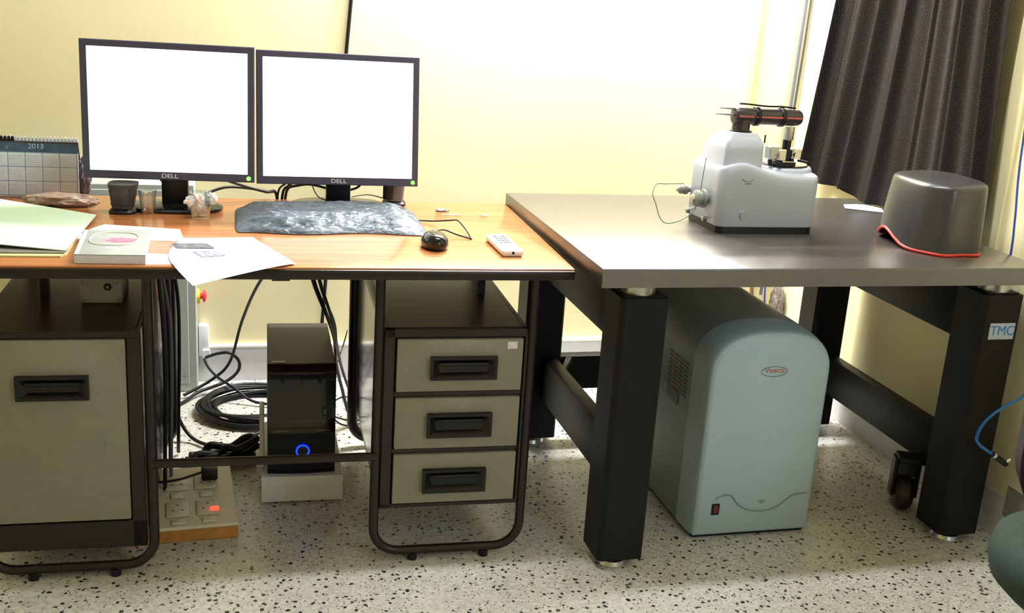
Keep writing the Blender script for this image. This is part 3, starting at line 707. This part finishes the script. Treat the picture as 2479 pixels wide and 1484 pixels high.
cord([(.052, 1.285, .10), (.09, 1.25, .125), (.13, 1.24, .13), (.16, 1.24, .10), (.155, 1.23, .065), (.11, 1.21, .035), (.03, 1.17, .02), (-.01, 1.12, .010), (-.05, 1.06, .01)], .0055, 'cable', 'thick black cable looping from the wall socket down to the floor')
cord([(.045, 1.285, .095), (.06, 1.25, .075), (.09, 1.19, .062), (.14, 1.12, .050), (.20, 1.08, .016), (.28, 1.05, .010)], .0045, 'cable', 'black cable dropping straight from the wall socket across the coil')
# coil of cable
g = G()
for k in range(9):
    rr_ = .135 + .012 * (k % 5); zc = .009 + .0125 * (k // 3); P = []
    for i in range(26):
        q = 2 * PI * i / 26; P.append((.215 + .004 * (k % 3) + rr_ * 1.06 * math.cos(q), 1.03 + rr_ * .92 * math.sin(q), zc + .004 * math.sin(q * 3 + k)))
    g.tube(P, .0062, 8, 2, True)
single(g, 'cable_coil', 'cable', 'big coil of thick black cable on the floor behind the tower', 'cable', smooth=60)
cord([(-.07, .78, .50), (-.05, .80, .30), (-.03, .82, .10), (.01, .80, .02), (.07, .74, .012), (.13, .74, .012), (.17, .79, .012), (.22, .825, .012)], .0055, 'cable', 'black cable lying in a bend on the floor left of the tower')
cord([(.30, .78, .62), (.22, .98, .45), (.17, 1.13, .28), (.13, 1.18, .12), (.07, 1.20, .05), (-.02, 1.16, .012)], .0050, 'cable', 'black cable slanting from the desk underside behind the tower to the cabinet foot')
# black bundle next to tower
g = G()
for k in range(7):
    a_ = k * .022; P = []
    for i in range(6): s_ = i / 5; P.append((.195 - .19 * s_ + .012 * math.sin(i * 2 + k), .62 + a_ * .6 - .05 * s_ + .02 * math.sin(i + k * 2), .012 + (.06 - .055 * s_) * (k % 3) / 2 + .008 * math.sin(i * 3 + k)))
    g.tube(P, .011, 8, 5)
single(g, 'cable_bundle', 'cable', 'dark bundle of cables heaped on the floor against the white trolley', 'cable', smooth=60)
# cables hanging right of the left pedestal
for k, (u0_, u1_, v_, r_) in enumerate(((-.972, -.960, .30, .0050), (-.970, -.950, .38, .0045), (-.966, -.955, .44, .0055), (-.968, -.962, .52, .0050), (-.966, -.945, .60, .0050))):
    cord([(u0_, v_, .715), (u0_ + .006, v_ + .01, .62), (u1_, v_ + .02, .50), (u1_, v_ + .03, .34), (u1_ - .006, v_ + .05, .18), (u1_ - .010, v_ + .06, .06), (u1_ - .012, v_ + .08, .010)], r_, 'cable' if k != 1 else 'graycable',
         ['black cable hanging nearest the front of the left pedestal\'s side', 'grey cable hanging among the black ones beside the left pedestal', 'thick black cable hanging mid-way along the left pedestal\'s side', 'black cable hanging behind the thick one beside the left pedestal', 'rearmost black cable hanging beside the left pedestal'][k], DF)
# cables from desktop down right of the tower
for k, (pts, r_) in enumerate((
        ([(-.606, .30, .715), (-.585, .42, .60), (-.540, .56, .46), (-.512, .66, .36), (-.500, .74, .26), (-.478, .80, .16), (-.440, .86, .03), (-.38, .9, .01)], .0052),
        ([(-.590, .295, .715), (-.570, .42, .60), (-.527, .58, .45), (-.502, .70, .33), (-.478, .80, .22), (-.440, .88, .10), (-.40, .95, .01)], .0045),
        ([(-.600, .33, .715), (-.56, .50, .55), (-.515, .62, .42), (-.505, .70, .30), (-.506, .74, .16), (-.51, .78, .08), (-.46, .84, .012), (-.36, .88, .012)], .0030),
        ([(-.618, .305, .715), (-.585, .44, .58), (-.53, .60, .42), (-.49, .76, .28), (-.46, .84, .33), (-.49, .80, .24)], .0018),
        ([(-.50, .78, .12), (-.46, .84, .11), (-.42, .90, .05), (-.34, .92, .01)], .0026),
        ([(-.50, .80, .06), (-.45, .86, .02), (-.40, .84, .015), (-.30, .90, .012)], .0030))):
    cord(pts, r_, 'cable', ['thickest black cable falling from the desk along the tower\'s right side', 'black cable falling outermost right of the tower', 'thin black cable hugging the tower\'s right side', 'hair-thin black wire crossing behind the tower', 'thin black wire arching over the floor right of the tower', 'thin black wire flat on the floor right of the tower'][k], DF)
cord([(.588, 1.3265, 2.2), (.525, 1.3265, 1.33), (.512, 1.3265, 1.15), (.490, 1.3265, .85), (.465, 1.3265, .5), (.44, 1.305, .15)], .0062, 'cable', 'black cable running straight up the back wall from behind the right monitor', sm=4)

# ================================================================ WORK TABLE (vibration table)
TX0, TX1, TY0, TY1, ZT, ST = .938, 2.127, -.124, .777, .783, .0457
tb = thing('laboratory_table', 'heavy black-legged laboratory table with thick grey-brown top', 'table', (1.53, .33, 0))
top = G().box(TX0, TX1, TY0, TY1, ZT - ST, ZT, .0025, 2).obj('tabletop', 'slab', tb)
G().box(TX0, TX1, TY0 - .0012, TY0 + .002, ZT - ST + .001, ZT - .003).obj('front_edge', 'slabedge', top)
LEGS = {'fl': (1.0, 1.118, -.10, .012), 'fr': (1.985, 2.10, -.10, .012), 'rl': (1.0, 1.118, .665, .775), 'rr': (1.985, 2.10, .675, .775)}
for k_, (x0, x1, y0, y1) in LEGS.items():
    g = G(); c_ = .012
    o8 = [(x0 + c_, y0), (x1 - c_ * .4, y0), (x1, y0 + c_ * .4), (x1, y1), (x0, y1), (x0, y0 + c_)]
    g.prism(o8, 'Z', .024, .704)
    g.box(x0 + .01, x1 - .01, y0 + .01, y1 - .01, .704, .708)
    lg = g.obj('leg', 'leg', tb, smooth=0)
    G().cyl((x0 + .058, y0 + .052, .7075), (x0 + .058, y0 + .052, ZT - ST), .041, 32).obj('isolator', 'metal', lg)
    g = G().cyl((x0 + .055, y0 + .05, .0), (x0 + .055, y0 + .05, .010), .040, 28, .036); g.cyl((x0 + .055, y0 + .05, .01), (x0 + .055, y0 + .05, .025), .012, 14)
    g.obj('levelling_foot', 'metal', lg)
def beam(x0, x1, y0, y1, z0, z1, name): return G().box(x0, x1, y0, y1, z0, z1, .003, 2).obj(name, 'leg', tb)
beam(1.06, 1.102, .012, .665, .158, .292, 'side_beam'); beam(2.045, 2.085, .012, .675, .150, .272, 'side_beam')
beam(1.045, 1.10, .012, .665, .548, .690, 'side_beam'); beam(2.03, 2.085, .012, .675, .545, .690, 'side_beam')
beam(1.118, 1.985, .70, .742, .172, .282, 'rear_beam'); beam(1.118, 1.985, .70, .742, .60, .70, 'rear_beam')
g = G(); g.prism([(1.102, .60), (1.145, .70), (1.165, .70), (1.102, .575)], 'Z', .262, .280); g.obj('corner_brace', 'leg', tb)
G().box(2.012, 2.088, -.1018, -.0995, .586, .630, .001, 1).obj('nameplate', 'labelpaper', tb)
text(None, 'TMC', .037, 'blueink', 'nameplate_lettering', tb, T(2.051, -.1022, .609) @ FACE, sx=.95)
# retractable caster inside the right front leg
QF = T(2.003, .115, 0) @ R(-.42, 'Z')
ct = G().box(-.030, .060, -.030, .030, .150, .166, .003, 1); ct.box(-.037, -.029, -.024, .024, .045, .158, .002, 1); ct.box(.029, .037, -.024, .024, .045, .158, .002, 1); ct.box(-.03, .03, -.02, .02, .108, .152, .004, 1)
co = ct.obj('caster', 'black', tb, QF)
G().lathe([(.028, -.027), (.044, -.024), (.052, -.012), (.052, .012), (.044, .024), (.028, .027)], (0, 0, .0535), 28, 'X').obj('caster_wheel', mat('dark_rubber_wheel', (34, 24, 24), .4, vary=.1), co, QF)
G().cyl((-.038, 0, .0535), (.038, 0, .0535), .007, 14).obj('axle', 'black', co, QF)

# ---------------------------------------------------------------- controller under the table
bx = thing('instrument_controller', 'large pale grey round-topped controller unit standing under the laboratory table', 'instrument', (1.475, .33, 0))
def arch(x0, x1, z0, zs, zp, y, n=26):
    cx, a_ = (x0 + x1) / 2, (x1 - x0) / 2; P = [V(x0, y, z0)]
    for k in range(n + 1):
        q = PI - PI * k / n; c_, s_ = math.cos(q), math.sin(q)
        P.append(V(cx + a_ * (abs(c_) ** .78) * (1 if c_ > 0 else -1), y, zs + (zp - zs) * abs(s_) ** .86))
    P.append(V(x1, y, z0)); return P
X0_, X1_ = 1.303, 1.650
g = G(); g.rings([arch(X0_ - .002, X1_, .014, .475, .585, .115), arch(X0_ - .002, X1_ + .004, .014, .475, .59, .66)])
body = g.obj('body', 'ctrlbody', bx, smooth=40)
g = G(); rs = []
for k in range(9):
    q = k / 8 * PI / 2; s_ = 1 - math.sin(q)       # fillet from body to face
    y = .018 + (.114 - .018) * (1 - math.sin(q)) ** 1.0 if False else .115 - .097 * math.sin(q)
    ins = (1 - math.cos(q))
    rs.append(arch(X0_ - .002 + .010 * ins, X1_ - .008 * ins, .012, .475 - .015 * ins, .585 - .012 * ins, y))
rs.append(arch(X0_ + .012, X1_ - .013, .016, .458, .566, .0145)); rs.append(arch(X0_ + .016, X1_ - .017, .019, .456, .562, .0125))
g.rings(rs); fc = g.obj('front_cover', 'ctrl', bx, smooth=40)
G().box(X0_ + .012, X1_ - .01, .03, .64, 0, .014).obj('base_plate', 'black', bx)
yf = .0118
g = G(); n_ = 30
g.tube([(1.480 + .037 * math.cos(q), yf, .4725 + .0135 * math.sin(q)) for q in [2 * PI * k / n_ for k in range(n_)]], .0008, 6, 0, True)
g.obj('logo_ring', 'greyink', fc)
text(None, 'Veeco', .020, 'redink', 'logo_lettering', fc, T(1.481, yf + .0004, .4755) @ FACE, sx=1.1)
g = G(); P = [(1.36, yf, .118), (1.385, yf, .128), (1.405, yf, .124), (1.425, yf, .100), (1.455, yf, .082), (1.497, yf, .075), (1.54, yf, .084), (1.568, yf, .104), (1.59, yf, .118), (1.627, yf, .121)]
g.tube(P, .0022, 6, 6); g.obj('swoosh_moulding', 'ctrlbody', fc, smooth=60)
G().prism([(1.483, .107), (1.509, .107), (1.496, .096)], 'Y', yf - .0008, yf + .002).obj('triangle_mark', 'ctrlbody', fc)
for a_, b_ in ((1.345, .490), (1.617, .487)): G().lathe([(.008, .001), (.0065, -.0003), (.0045, -.0001), (.001, .0001)], (a_, yf + .0004, b_), 20, 'Y').obj('dimple', 'ctrl', fc)
sw = G().box(1.352, 1.374, yf - .002, yf + .003, .072, .104, .001, 1).obj('power_switch', 'black', fc)
G().box(1.357, 1.369, yf - .004, yf, .077, .099, .002, 1).obj('rocker', mat('dark_red_rocker', (110, 40, 40), .4), sw)
# side vents and handle recess
xs = X0_ - .0028
for c_ in range(4):
    g = G()
    for r_ in range(9): g.box(xs - .0004, xs + .001, .155 + c_ * .034 - .013, .155 + c_ * .034 + .011, .355 + r_ * .0115, .3595 + r_ * .0115)
    g.obj('vent', 'darkgray', body)
G().box(xs - .0006, xs + .001, .185, .262, .318, .352).obj('side_label', 'darkgray', body)

# ---------------------------------------------------------------- microscope on the table
ZM = .7832
mi = thing('scanning_probe_microscope', 'light grey desktop microscope with black and red scanner arm on the table', 'microscope', (1.52, .34, ZM))
BX0, BX1, BY0, BY1 = 1.378, 1.672, .236, .446
def rrect(x0, x1, y0, y1, z, r, n=6, zf=None):
    P = []
    for cx, cy, a0 in ((x1 - r, y1 - r, 0), (x0 + r, y1 - r, PI / 2), (x0 + r, y0 + r, PI), (x1 - r, y0 + r, 1.5 * PI)):
        for k in range(n + 1):
            q = a0 + PI / 2 * k / n; x, y = cx + r * math.cos(q), cy + r * math.sin(q); P.append(V(x, y, zf(x, y) if zf else z))
    return P
G().rings([rrect(BX0 + .006, BX1 - .004, BY0 + .004, BY1, ZM, .02), rrect(BX0 + .006, BX1 - .004, BY0 + .004, BY1, ZM + .018, .02)]).obj('plinth', 'black', mi)
# lower casting with the wave-shaped front rim
def rim(x, y):
    t_ = (x - BX0) / (BX1 - BX0)
    zf_ = .957 + .018 * math.exp(-((t_ - .20) / .17) ** 2) - .016 * (1 / (1 + math.exp(-(t_ - .52) * 14)))
    back = .957 - .006 * t_
    k = min(1, max(0, (y - BY0) / .10)); return zf_ * (1 - k) + back * k
g = G(); N = 10; rsx = []
def dens(x0, x1, y0, y1, r, zf, n=10):
    """dense rounded rectangle outline so the wave reads"""
    c = rrect(x0, x1, y0, y1, 0, r, 6); out = []
    for i in range(len(c)):
        a_, b_ = c[i], c[(i + 1) % len(c)]; m_ = 16 if (b_ - a_).length > .03 else 1
        for k in range(m_): p = a_.lerp(b_, k / m_); out.append(V(p.x, p.y, zf(p.x, p.y)))
    return out
def shrink(d, dz, zf): return dens(BX0 + d, BX1 - d, BY0 + d, BY1 - d, .027 - d * .6, zf)
flr = lambda x, y: ZM + .018
rs = [shrink(.004, 0, flr), shrink(0, 0, lambda x, y: flr(x, y) + .004), shrink(0, 0, lambda x, y: rim(x, y) - .022), shrink(0, 0, lambda x, y: rim(x, y) - .010), shrink(.002, 0, lambda x, y: rim(x, y) - .003), shrink(.006, 0, lambda x, y: rim(x, y)), shrink(.012, 0, lambda x, y: rim(x, y) + .001), shrink(.03, 0, lambda x, y: rim(x, y) * .6 + .4 * .952)]
g.rings(rs); mb = g.obj('lower_housing', 'micro', mi, smooth=50)
# raised platform for the stage
g = G(); PC = (1.603, .335)
g.lathe([(.079, .930), (.079, .950), (.076, .956), (.070, .958)], (PC[0], PC[1], 0), 40)
g.obj('stage_collar', 'micro', mi, smooth=50)
g = G().lathe([(.067, .9575), (.067, .9605), (.064, .9612)], (PC[0], PC[1], 0), 40); g.obj('stage_ring', 'black', mi)
G().lathe([(.060, .9612), (.060, .9625)], (PC[0] + .006, PC[1], 0), 40).obj('stage_disc', mat('tan_polished_plate', (200, 170, 140), .3, metal=.6, vary=.1), mi)
# column
def colring(z, x0, x1, y0, y1, r=.018): return rrect(x0, x1, y0, y1, z, r)
prof = [(.940, .418), (.965, .412), (.985, .400), (1.005, .386), (1.022, .368), (1.036, .350), (1.044, .335), (1.049, .322)]
g = G(); rs = []
for z, yb in prof:
    k = (z - .94) / .109; i_ = 0 if k < .75 else (k - .75) * .06
    rs.append(colring(z, 1.386 + i_ * .9 + .003 * k, 1.501 - i_ * 1.0 - .004 * k, .250 + i_ * .9, yb, .011))
g.rings(rs); g.obj('column_housing', 'micro', mi, smooth=60)
G().lathe([(.030, 1.048), (.030, 1.052), (.026, 1.053)], (1.447, .300, 0), 32).obj('mount_flange', 'black', mi)
# scanner arm
sc = G(); y_ = .300; ZB = 1.090
sc.tube([(1.446, y_, 1.050), (1.446, y_, 1.070), (1.447, y_, 1.082)], .0235, 28, 0)
n_ = 28
def cap(x, r, z=1.090): return [V(x, y_ + r * math.cos(2 * PI * k / n_), z + r * math.sin(2 * PI * k / n_) * .95) for k in range(n_)]
sc.rings([cap(1.420, .014), cap(1.422, .022), cap(1.428, .0245), cap(1.470, .0245), cap(1.476, .0225), cap(1.597, .0225), cap(1.611, .022), cap(1.617, .018), cap(1.619, .012)])
sa = sc.obj('scanner_arm', mat('charcoal_anodised', (44, 34, 38), .35, vary=.1), mi, smooth=50)
g = G()
for a0, a1 in ((1.427, 1.470), (1.478, 1.612)): g.box(a0, a1, y_ - .0252, y_ - .020, 1.0885, 1.0922, .0008, 1)
g.obj('red_stripe', 'redink', sa)
for x in (1.486, 1.560):
    G().lathe([(.0245, -.006), (.0258, -.004), (.0258, .004), (.0245, .006)], (x, y_, 1.090), 28, 'X').obj('strap', 'black', sa)
g = G(); g.tube([(1.435, y_, 1.122), (1.46, y_ - .004, 1.1215), (1.51, y_ - .004, 1.118), (1.56, y_, 1.118), (1.600, y_, 1.115)], .0024, 6, 4); g.obj('cable_tie', 'black', sa)
for z, m_, ln in ((1.108, 'greyplastic', .048), (1.092, 'greyplastic', .058)):
    G().tube([(1.424, y_, z), (1.40, y_ - .004, z + .001), (1.424 - ln, y_ - .008, z + .002)], .0036, 8, 6, taper=(1, .35)).obj('lead', m_, sa)
ox = 1.590
G().lathe([(.0125, 1.030), (.0135, 1.034), (.0135, 1.066)], (ox, y_, 0), 24).obj('objective', 'metal', mi)
g = G().lathe([(.0115, 1.002), (.0115, 1.031)], (ox - .002, y_, 0), 24); g.box(ox - .014, ox + .012, y_ - .012, y_ + .02, .972, 1.004, .002, 1); g.obj('scanner_tip', 'black', mi)
g = G().box(1.531, 1.567, y_ - .020, y_ + .012, .979, 1.013, .002, 1); g.obj('left_clamp', 'metal', mi)
g = G().box(1.556, 1.580, y_ - .024, y_ + .004, .975, 1.007, .003, 1); g.cyl((1.563, y_ - .030, .990), (1.563, y_ - .02, .990), .009, 18); g.obj('clamp_screw_block', 'chrome', mi)
g = G().box(1.602, 1.630, y_ - .014, y_ + .015, .982, 1.009, .003, 1); g.cyl((1.612, y_ - .022, .992), (1.612, y_ - .01, .992), .008, 18); g.obj('right_clamp', 'chrome', mi)
g = G()
for x, y in ((1.542, y_ - .005), (1.60, y_ - .02), (1.62, y_ + .02)): g.cyl((x, y, .960), (x, y, .982), .005, 12)
g.box(1.552, 1.606, y_ - .032, y_ + .03, .9625, .974, .002, 1)
g.obj('sample_stage', 'black', mi)
G().box(1.566, 1.606, y_ - .034, y_ - .004, .974, .9765, .001, 1).obj('sample_plate', 'chrome', mi)
g = G().cyl((1.633, y_ + .01, .974), (1.652, y_ - .01, .972), .004, 10); g.obj('stage_lever', 'black', mi)
G().cyl((1.553, y_ + .06, 1.012), (1.553, y_ + .06, 1.034), .0022, 10).obj('pin', 'black', mi)
# button and emblem
G().lathe([(.0102, -.004), (.0102, 0.003)], (1.452, BY0 - .0008, .8335), 22, 'Y').obj('front_button', 'metal', mi)
g = G(); g.tube([(1.436, BY0 - .0012, .9325), (1.446, BY0 - .0012, .9265), (1.458, BY0 - .0012, .9255), (1.470, BY0 - .0012, .9305)], .0009, 5, 5); g.box(1.446, 1.465, BY0 - .0018, BY0, .9185, .9205)
g.obj('emblem', 'greyink', mi)
# knobs on the left flank
def flank_knob(y, z, r, ln, nm='knob'):
    k = G().lathe([(r * .55, .006), (r * .55, -.006), (r, -.008), (r, -.016), (r * .72, -.018), (r * .72, -ln * .6), (r * .9, -ln * .62), (r * .9, -ln * .85), (r * .5, -ln)], (BX0, y, z), 26, 'X').obj(nm, 'greyplastic', mi, smooth=40)
    G().lathe([(r * .45, -ln * .98), (r * .45, -ln * 1.12), (r * .25, -ln * 1.15)], (BX0, y, z), 20, 'X').obj('knob_cap', 'chrome', k)
flank_knob(.312, .864, .025, .040); flank_knob(.432, .866, .014, .034)
G().lathe([(.007, .004), (.007, -.010), (.004, -.012)], (BX0, .305, .8105), 16, 'X').obj('levelling_screw', 'metal', mi)
G().lathe([(.007, .004), (.007, -.008), (.004, -.010)], (BX0, .42, .808), 16, 'X').obj('levelling_screw', 'metal', mi)
cord([(1.368, .325, .972), (1.362, .318, .93), (1.356, .312, .885), (1.352, .312, .872), (1.350, .312, .852), (1.335, .30, .828), (1.30, .29, .809), (1.262, .29, .799), (1.240, .292, .812), (1.226, .30, .85), (1.219, .31, .875), (1.235, .33, .897), (1.27, .35, .895), (1.345, .40, .888)], .0011, mat('green_wire', (48, 92, 66), .5), 'thin green wire looping out from the microscope\'s left knob', name='wire', cat='wire')

# ---------------------------------------------------------------- hood beside it
hd = thing('acoustic_hood', 'dark grey rounded plastic hood with red rubber rim', 'hood', (1.94, .12, ZM))
HX0, HX1, HY0, HY1 = 1.842, 2.056, -.014, .262
def hood_ring(k, n=56):
    """k 0 bottom .. 1 top"""
    P = []; 
    for i in range(n):
        q = 2 * PI * i / n; c_, s_ = math.cos(q), math.sin(q); e_ = .74
        sh = 1 - .08 * k - (.0 if k < .72 else .60 * ((k - .72) / .28) ** 2.6)
        x = (HX0 + HX1) / 2 + (HX1 - HX0) / 2 * sh * abs(c_) ** e_ * (1 if c_ > 0 else -1) + .012 * k * (1 - c_) * .6
        y = (HY0 + HY1) / 2 + (HY1 - HY0) / 2 * sh * abs(s_) ** e_ * (1 if s_ > 0 else -1)
        # flute facets on the front
        if s_ < 0: y += .0065 * math.sin(c_ * 8 + 1) * (1 - k * k)
        zt = .966 + .008 * ((x - HX0) / .2)
        zl = base_z(x, y)
        P.append(V(x, y, zl + (zt - zl) * (math.sin(k * PI / 2) ** .9 if k > 0 else 0)))
    return P
def base_z(x, y):
    side = max(0, min(1, (1.905 - x) / .06)); t_ = max(0, (y - .06) / .2)
    return ZM + .003 + side * .034 * math.exp(-((y - .175) / .062) ** 2)
rs = [hood_ring(k / 18) for k in range(19)]
g = G(); g.rings(rs, cap=False); cx = sum((p for p in rs[-1]), V(0, 0, 0)) / len(rs[-1]) + V(0, 0, .002)
g.b.faces.new([g.b.verts.new(p) for p in rs[-1]]); bmesh.ops.remove_doubles(g.b, verts=g.b.verts, dist=1e-5)
g.obj('shell', 'hood', hd, smooth=60)
G().tube([p + V(0, 0, .001) for p in rs[0]], .0042, 8, 1, True).obj('rim_seal', 'red', hd, smooth=60)
single(G().grid(lambda u, v: V(1.985 + .10 * u + .03 * v, .60 - .06 * u + .06 * v, ZM + .002 + .006 * math.sin(u * 3) * v), 8, 8, .0006), 'plastic_sheet', mat('pale_blue_film', (196, 214, 240), .25, vary=.05), 'pale blue-white plastic sheet on the table under the curtain hem', 'sheet', smooth=60)

# ---------------------------------------------------------------- curtain
def cy(u, z):
    k = min(1, max(0, (z - .79) / .62))
    yl = 1.135 - .115 * k ** .8 - .03 * max(0, (z - 1.41) / .7); yr = .145 + .055 * k
    return yl + (yr - yl) * u
def cpos(u, v):
    hem = .797 + .004 * math.sin(u * 9) + (.020 * math.exp(-((u - .335) / .035) ** 2)) - .006 * math.exp(-((u - .42) / .05) ** 2)
    z = hem + (2.25 - hem) * v
    ph = 2 * PI * (7.2 * u ** .92 + .25 * math.sin(u * 5 + z))
    amp = (.030 - .010 * min(1, (z - .8) / 1.2)) * (.45 + .55 * math.cos(u * 2.2) ** 2) * (1 if u < .62 else .45)
    x = 2.098 + .030 * max(0, (u - .75) / .25) + amp * math.sin(ph) + .006 * math.sin(ph * 2.3 + 1) + .008 * (1 - v) * math.sin(u * 13)
    return V(min(x, 2.15), cy(u, z) + .010 * math.cos(ph), z)
single(G().grid(cpos, 220, 50, .0016), 'curtain', 'curtain', 'dark brown-grey mesh curtain hanging in folds over the right-hand window', 'curtain', smooth=70)
cr_ = thing('curtain_rod', 'plain metal curtain rod above the dark curtain', 'rod', (2.098, .66, 2.26))
G().cyl((2.098, 0, 2.262), (2.098, 1.30, 2.262), .011, 16).obj('rod', 'metal', cr_)
for yy in (.02, 1.28): G().box(2.085, XR, yy - .006, yy + .006, 2.25, 2.274, .002, 1).obj('bracket', 'metal', cr_)

# cables and conduit near the corner
cord([(2.180, YB - .012, 2.4), (2.157, YB - .012, 1.41), (2.150, YB - .012, 1.02), (2.135, YB - .014, .55), (2.12, YB - .03, .30)], .0062, 'graycable', 'thicker grey cable running up the back wall near the corner', sm=3)
cord([(2.20 - .02, YB - .010, 2.4), (2.178, YB - .010, 1.41), (2.168, YB - .010, 1.02), (2.16, YB - .012, .6), (2.15, YB - .02, .34)], .0045, 'graycable', 'thinner grey cable beside the thick one near the corner', sm=3)
single(G().box(1.981, 2.003, YB - .014, YB - .0005, .95, 2.5, .003, 1), 'conduit', 'conduit', 'slim yellowed conduit strip running up the bright back wall', 'conduit', frame=T(0, 0, 0))
cord([(2.062, YB - .03, .70), (2.07, YB - .03, .50), (2.078, YB - .03, .33), (2.10, YB - .035, .25), (2.13, YB - .04, .20)], .0075, 'browncable', 'brown cable hanging on the back wall under the laboratory table')
cord([(2.119, YB - .06, .68), (2.118, YB - .06, .40), (2.122, YB - .06, .30), (2.135, YB - .06, .24)], .0035, 'bluecable2', 'thin dark blue cable hanging on the back wall under the laboratory table')
g = wad(2.165, YB - .085, .275, .020, .040, .085, 17, .3)
for v in g.b.verts: v.co.x = min(v.co.x, XR - .01); 
single(g, 'cable_pouch', mat('grey_mottled_bag', (116, 104, 96), .5, vary=.5, vscale=60, bump=.6, bscale=60), 'mottled grey bag of cabling in the corner behind the table leg', 'bag', smooth=25)
for v_, lab in ((0, 'upper black wire on the floor behind the laboratory table'), (1, 'lower black wire on the floor behind the laboratory table')):
    cord([(.90, .96 - .10 * v_, .005), (1.15, .98 - .08 * v_, .012), (1.35, .93 - .08 * v_, .006), (1.6, 1.0 - .06 * v_, .006), (1.9, .95, .006)], .0045, 'cable', lab)
g = wad(1.235, .86, .075, .030, .030, .04, 5, .3); single(g, 'black_adapter', 'black', 'lumpy black adapter hanging behind the left lower beam of the laboratory table', 'adapter', smooth=25)

# ---------------------------------------------------------------- right wall items
cord([(2.178, .140, 1.75), (2.165, .095, 1.09), (2.150, .050, .88), (2.140, .028, .80), (2.1375, .020, .66), (2.14, .0, .50)], .0030, 'bluecable2', 'straight blue cable running down the right wall past the table corner', sm=5)
cord([(2.172, -.13, .50), (2.129, -.135, .441), (2.069, -.14, .414), (2.017, -.145, .378), (1.998, -.148, .339), (2.007, -.15, .316), (2.052, -.15, .287)], .0042, 'bluecable', 'bright blue patch lead curling beside the table\'s front right leg', sm=6)
pg = thing('lead_connector', 'black and silver connector on the end of the blue patch lead', 'connector', (2.08, -.15, .25))
G().cyl((2.060, -.150, .282), (2.104, -.150, .254), .0080, 14).obj('barrel', 'black', pg)
G().cyl((2.056, -.150, .2845), (2.064, -.150, .280), .0085, 14).obj('collar', 'chrome', pg); G().cyl((2.100, -.150, .258), (2.113, -.150, .268), .006, 12).obj('tip', 'chrome', pg)
wb = thing('wall_box', 'ivory box with grey lower half fixed low on the right wall', 'box', (2.17, -.13, .08))
G().box(2.150, XR - .0125, -.20, -.112, .175, .285, .004, 2).obj('cover', 'boxwhite', wb)
G().box(2.154, XR - .0125, -.20, -.115, .085, .175, .003, 1).obj('lower_box', 'greyplastic', wb)

# ---------------------------------------------------------------- chair at the lower right corner
ch = thing('office_chair', 'chair with dark green round seat and dark purple back, lower right corner', 'chair', (1.70, -.93, 0))
g = G(); cxy = (1.700, -.925)
g.lathe([(.10, .345), (.19, .352), (.214, .375), (.222, .405), (.214, .435), (.185, .455), (.10, .463), (.02, .465)], (cxy[0], cxy[1], 0), 48); g.obj('seat', 'chairgreen', ch, smooth=60)
G().cyl((cxy[0], cxy[1], .09), (cxy[0], cxy[1], .35), .024, 20).obj('column', 'black', ch)
for k in range(5):
    q = 2 * PI * k / 5 + .35; ex, ey = cxy[0] + .25 * math.cos(q), cxy[1] + .25 * math.sin(q)
    lg = G().tube([(cxy[0], cxy[1], .10), ((cxy[0] + ex) / 2, (cxy[1] + ey) / 2, .085), (ex, ey, .062)], .016, 10, 4, taper=(1, .75)).obj('leg', 'black', ch, smooth=60)
    G().lathe([(.018, -.012), (.025, -.008), (.025, .008), (.018, .012)], (ex, ey, .0255), 18, 'X').obj('caster_wheel', 'black', lg)
def back(u, v):
    a_, b_ = 2 * u - 1, 2 * v - 1
    return V(1.900 + .212 * a_ * math.sqrt(max(0, 1 - b_ ** 4 * .35)), -.69 + .04 * a_ * a_, .60 + .23 * b_ * math.sqrt(max(0, 1 - a_ ** 4 * .35)))
G().grid(back, 24, 24, .035).obj('backrest', 'maroon', ch, smooth=60)
G().tube([(1.78, -.80, .34), (1.89, -.66, .33), (1.92, -.635, .40), (1.92, -.645, .55)], .014, 10, 6).obj('back_support', 'black', ch, smooth=60)

# ---------------------------------------------------------------- groups of look-alikes
GR = {'monitor': 'monitors on the desk', 'glass_tumbler': 'glass tumblers on the desk', 'desktop_speaker': 'speakers on the desk', 'tube_lamp': 'tube lamps',
      'paper_sheet': 'white papers on the desk', 'printed_sheet': 'white papers on the desk'}
for o in list(COL.objects):
    if o.parent is None and o.get('label'):
        k = o.name.split('.')[0]
        if k in GR: o['group'] = GR[k]
        if k == 'cable':
            L_ = o['label']
            o['group'] = 'cables hanging beside the left pedestal' if 'left pedestal' in L_ else ('cables on the back wall' if 'back wall' in L_ and 'monitor neck' not in L_ else ('cables under and behind the desk' if ('tower' in L_ or 'socket' in L_ or 'floor' in L_ or 'coil' in L_) else 'cables behind the monitors'))
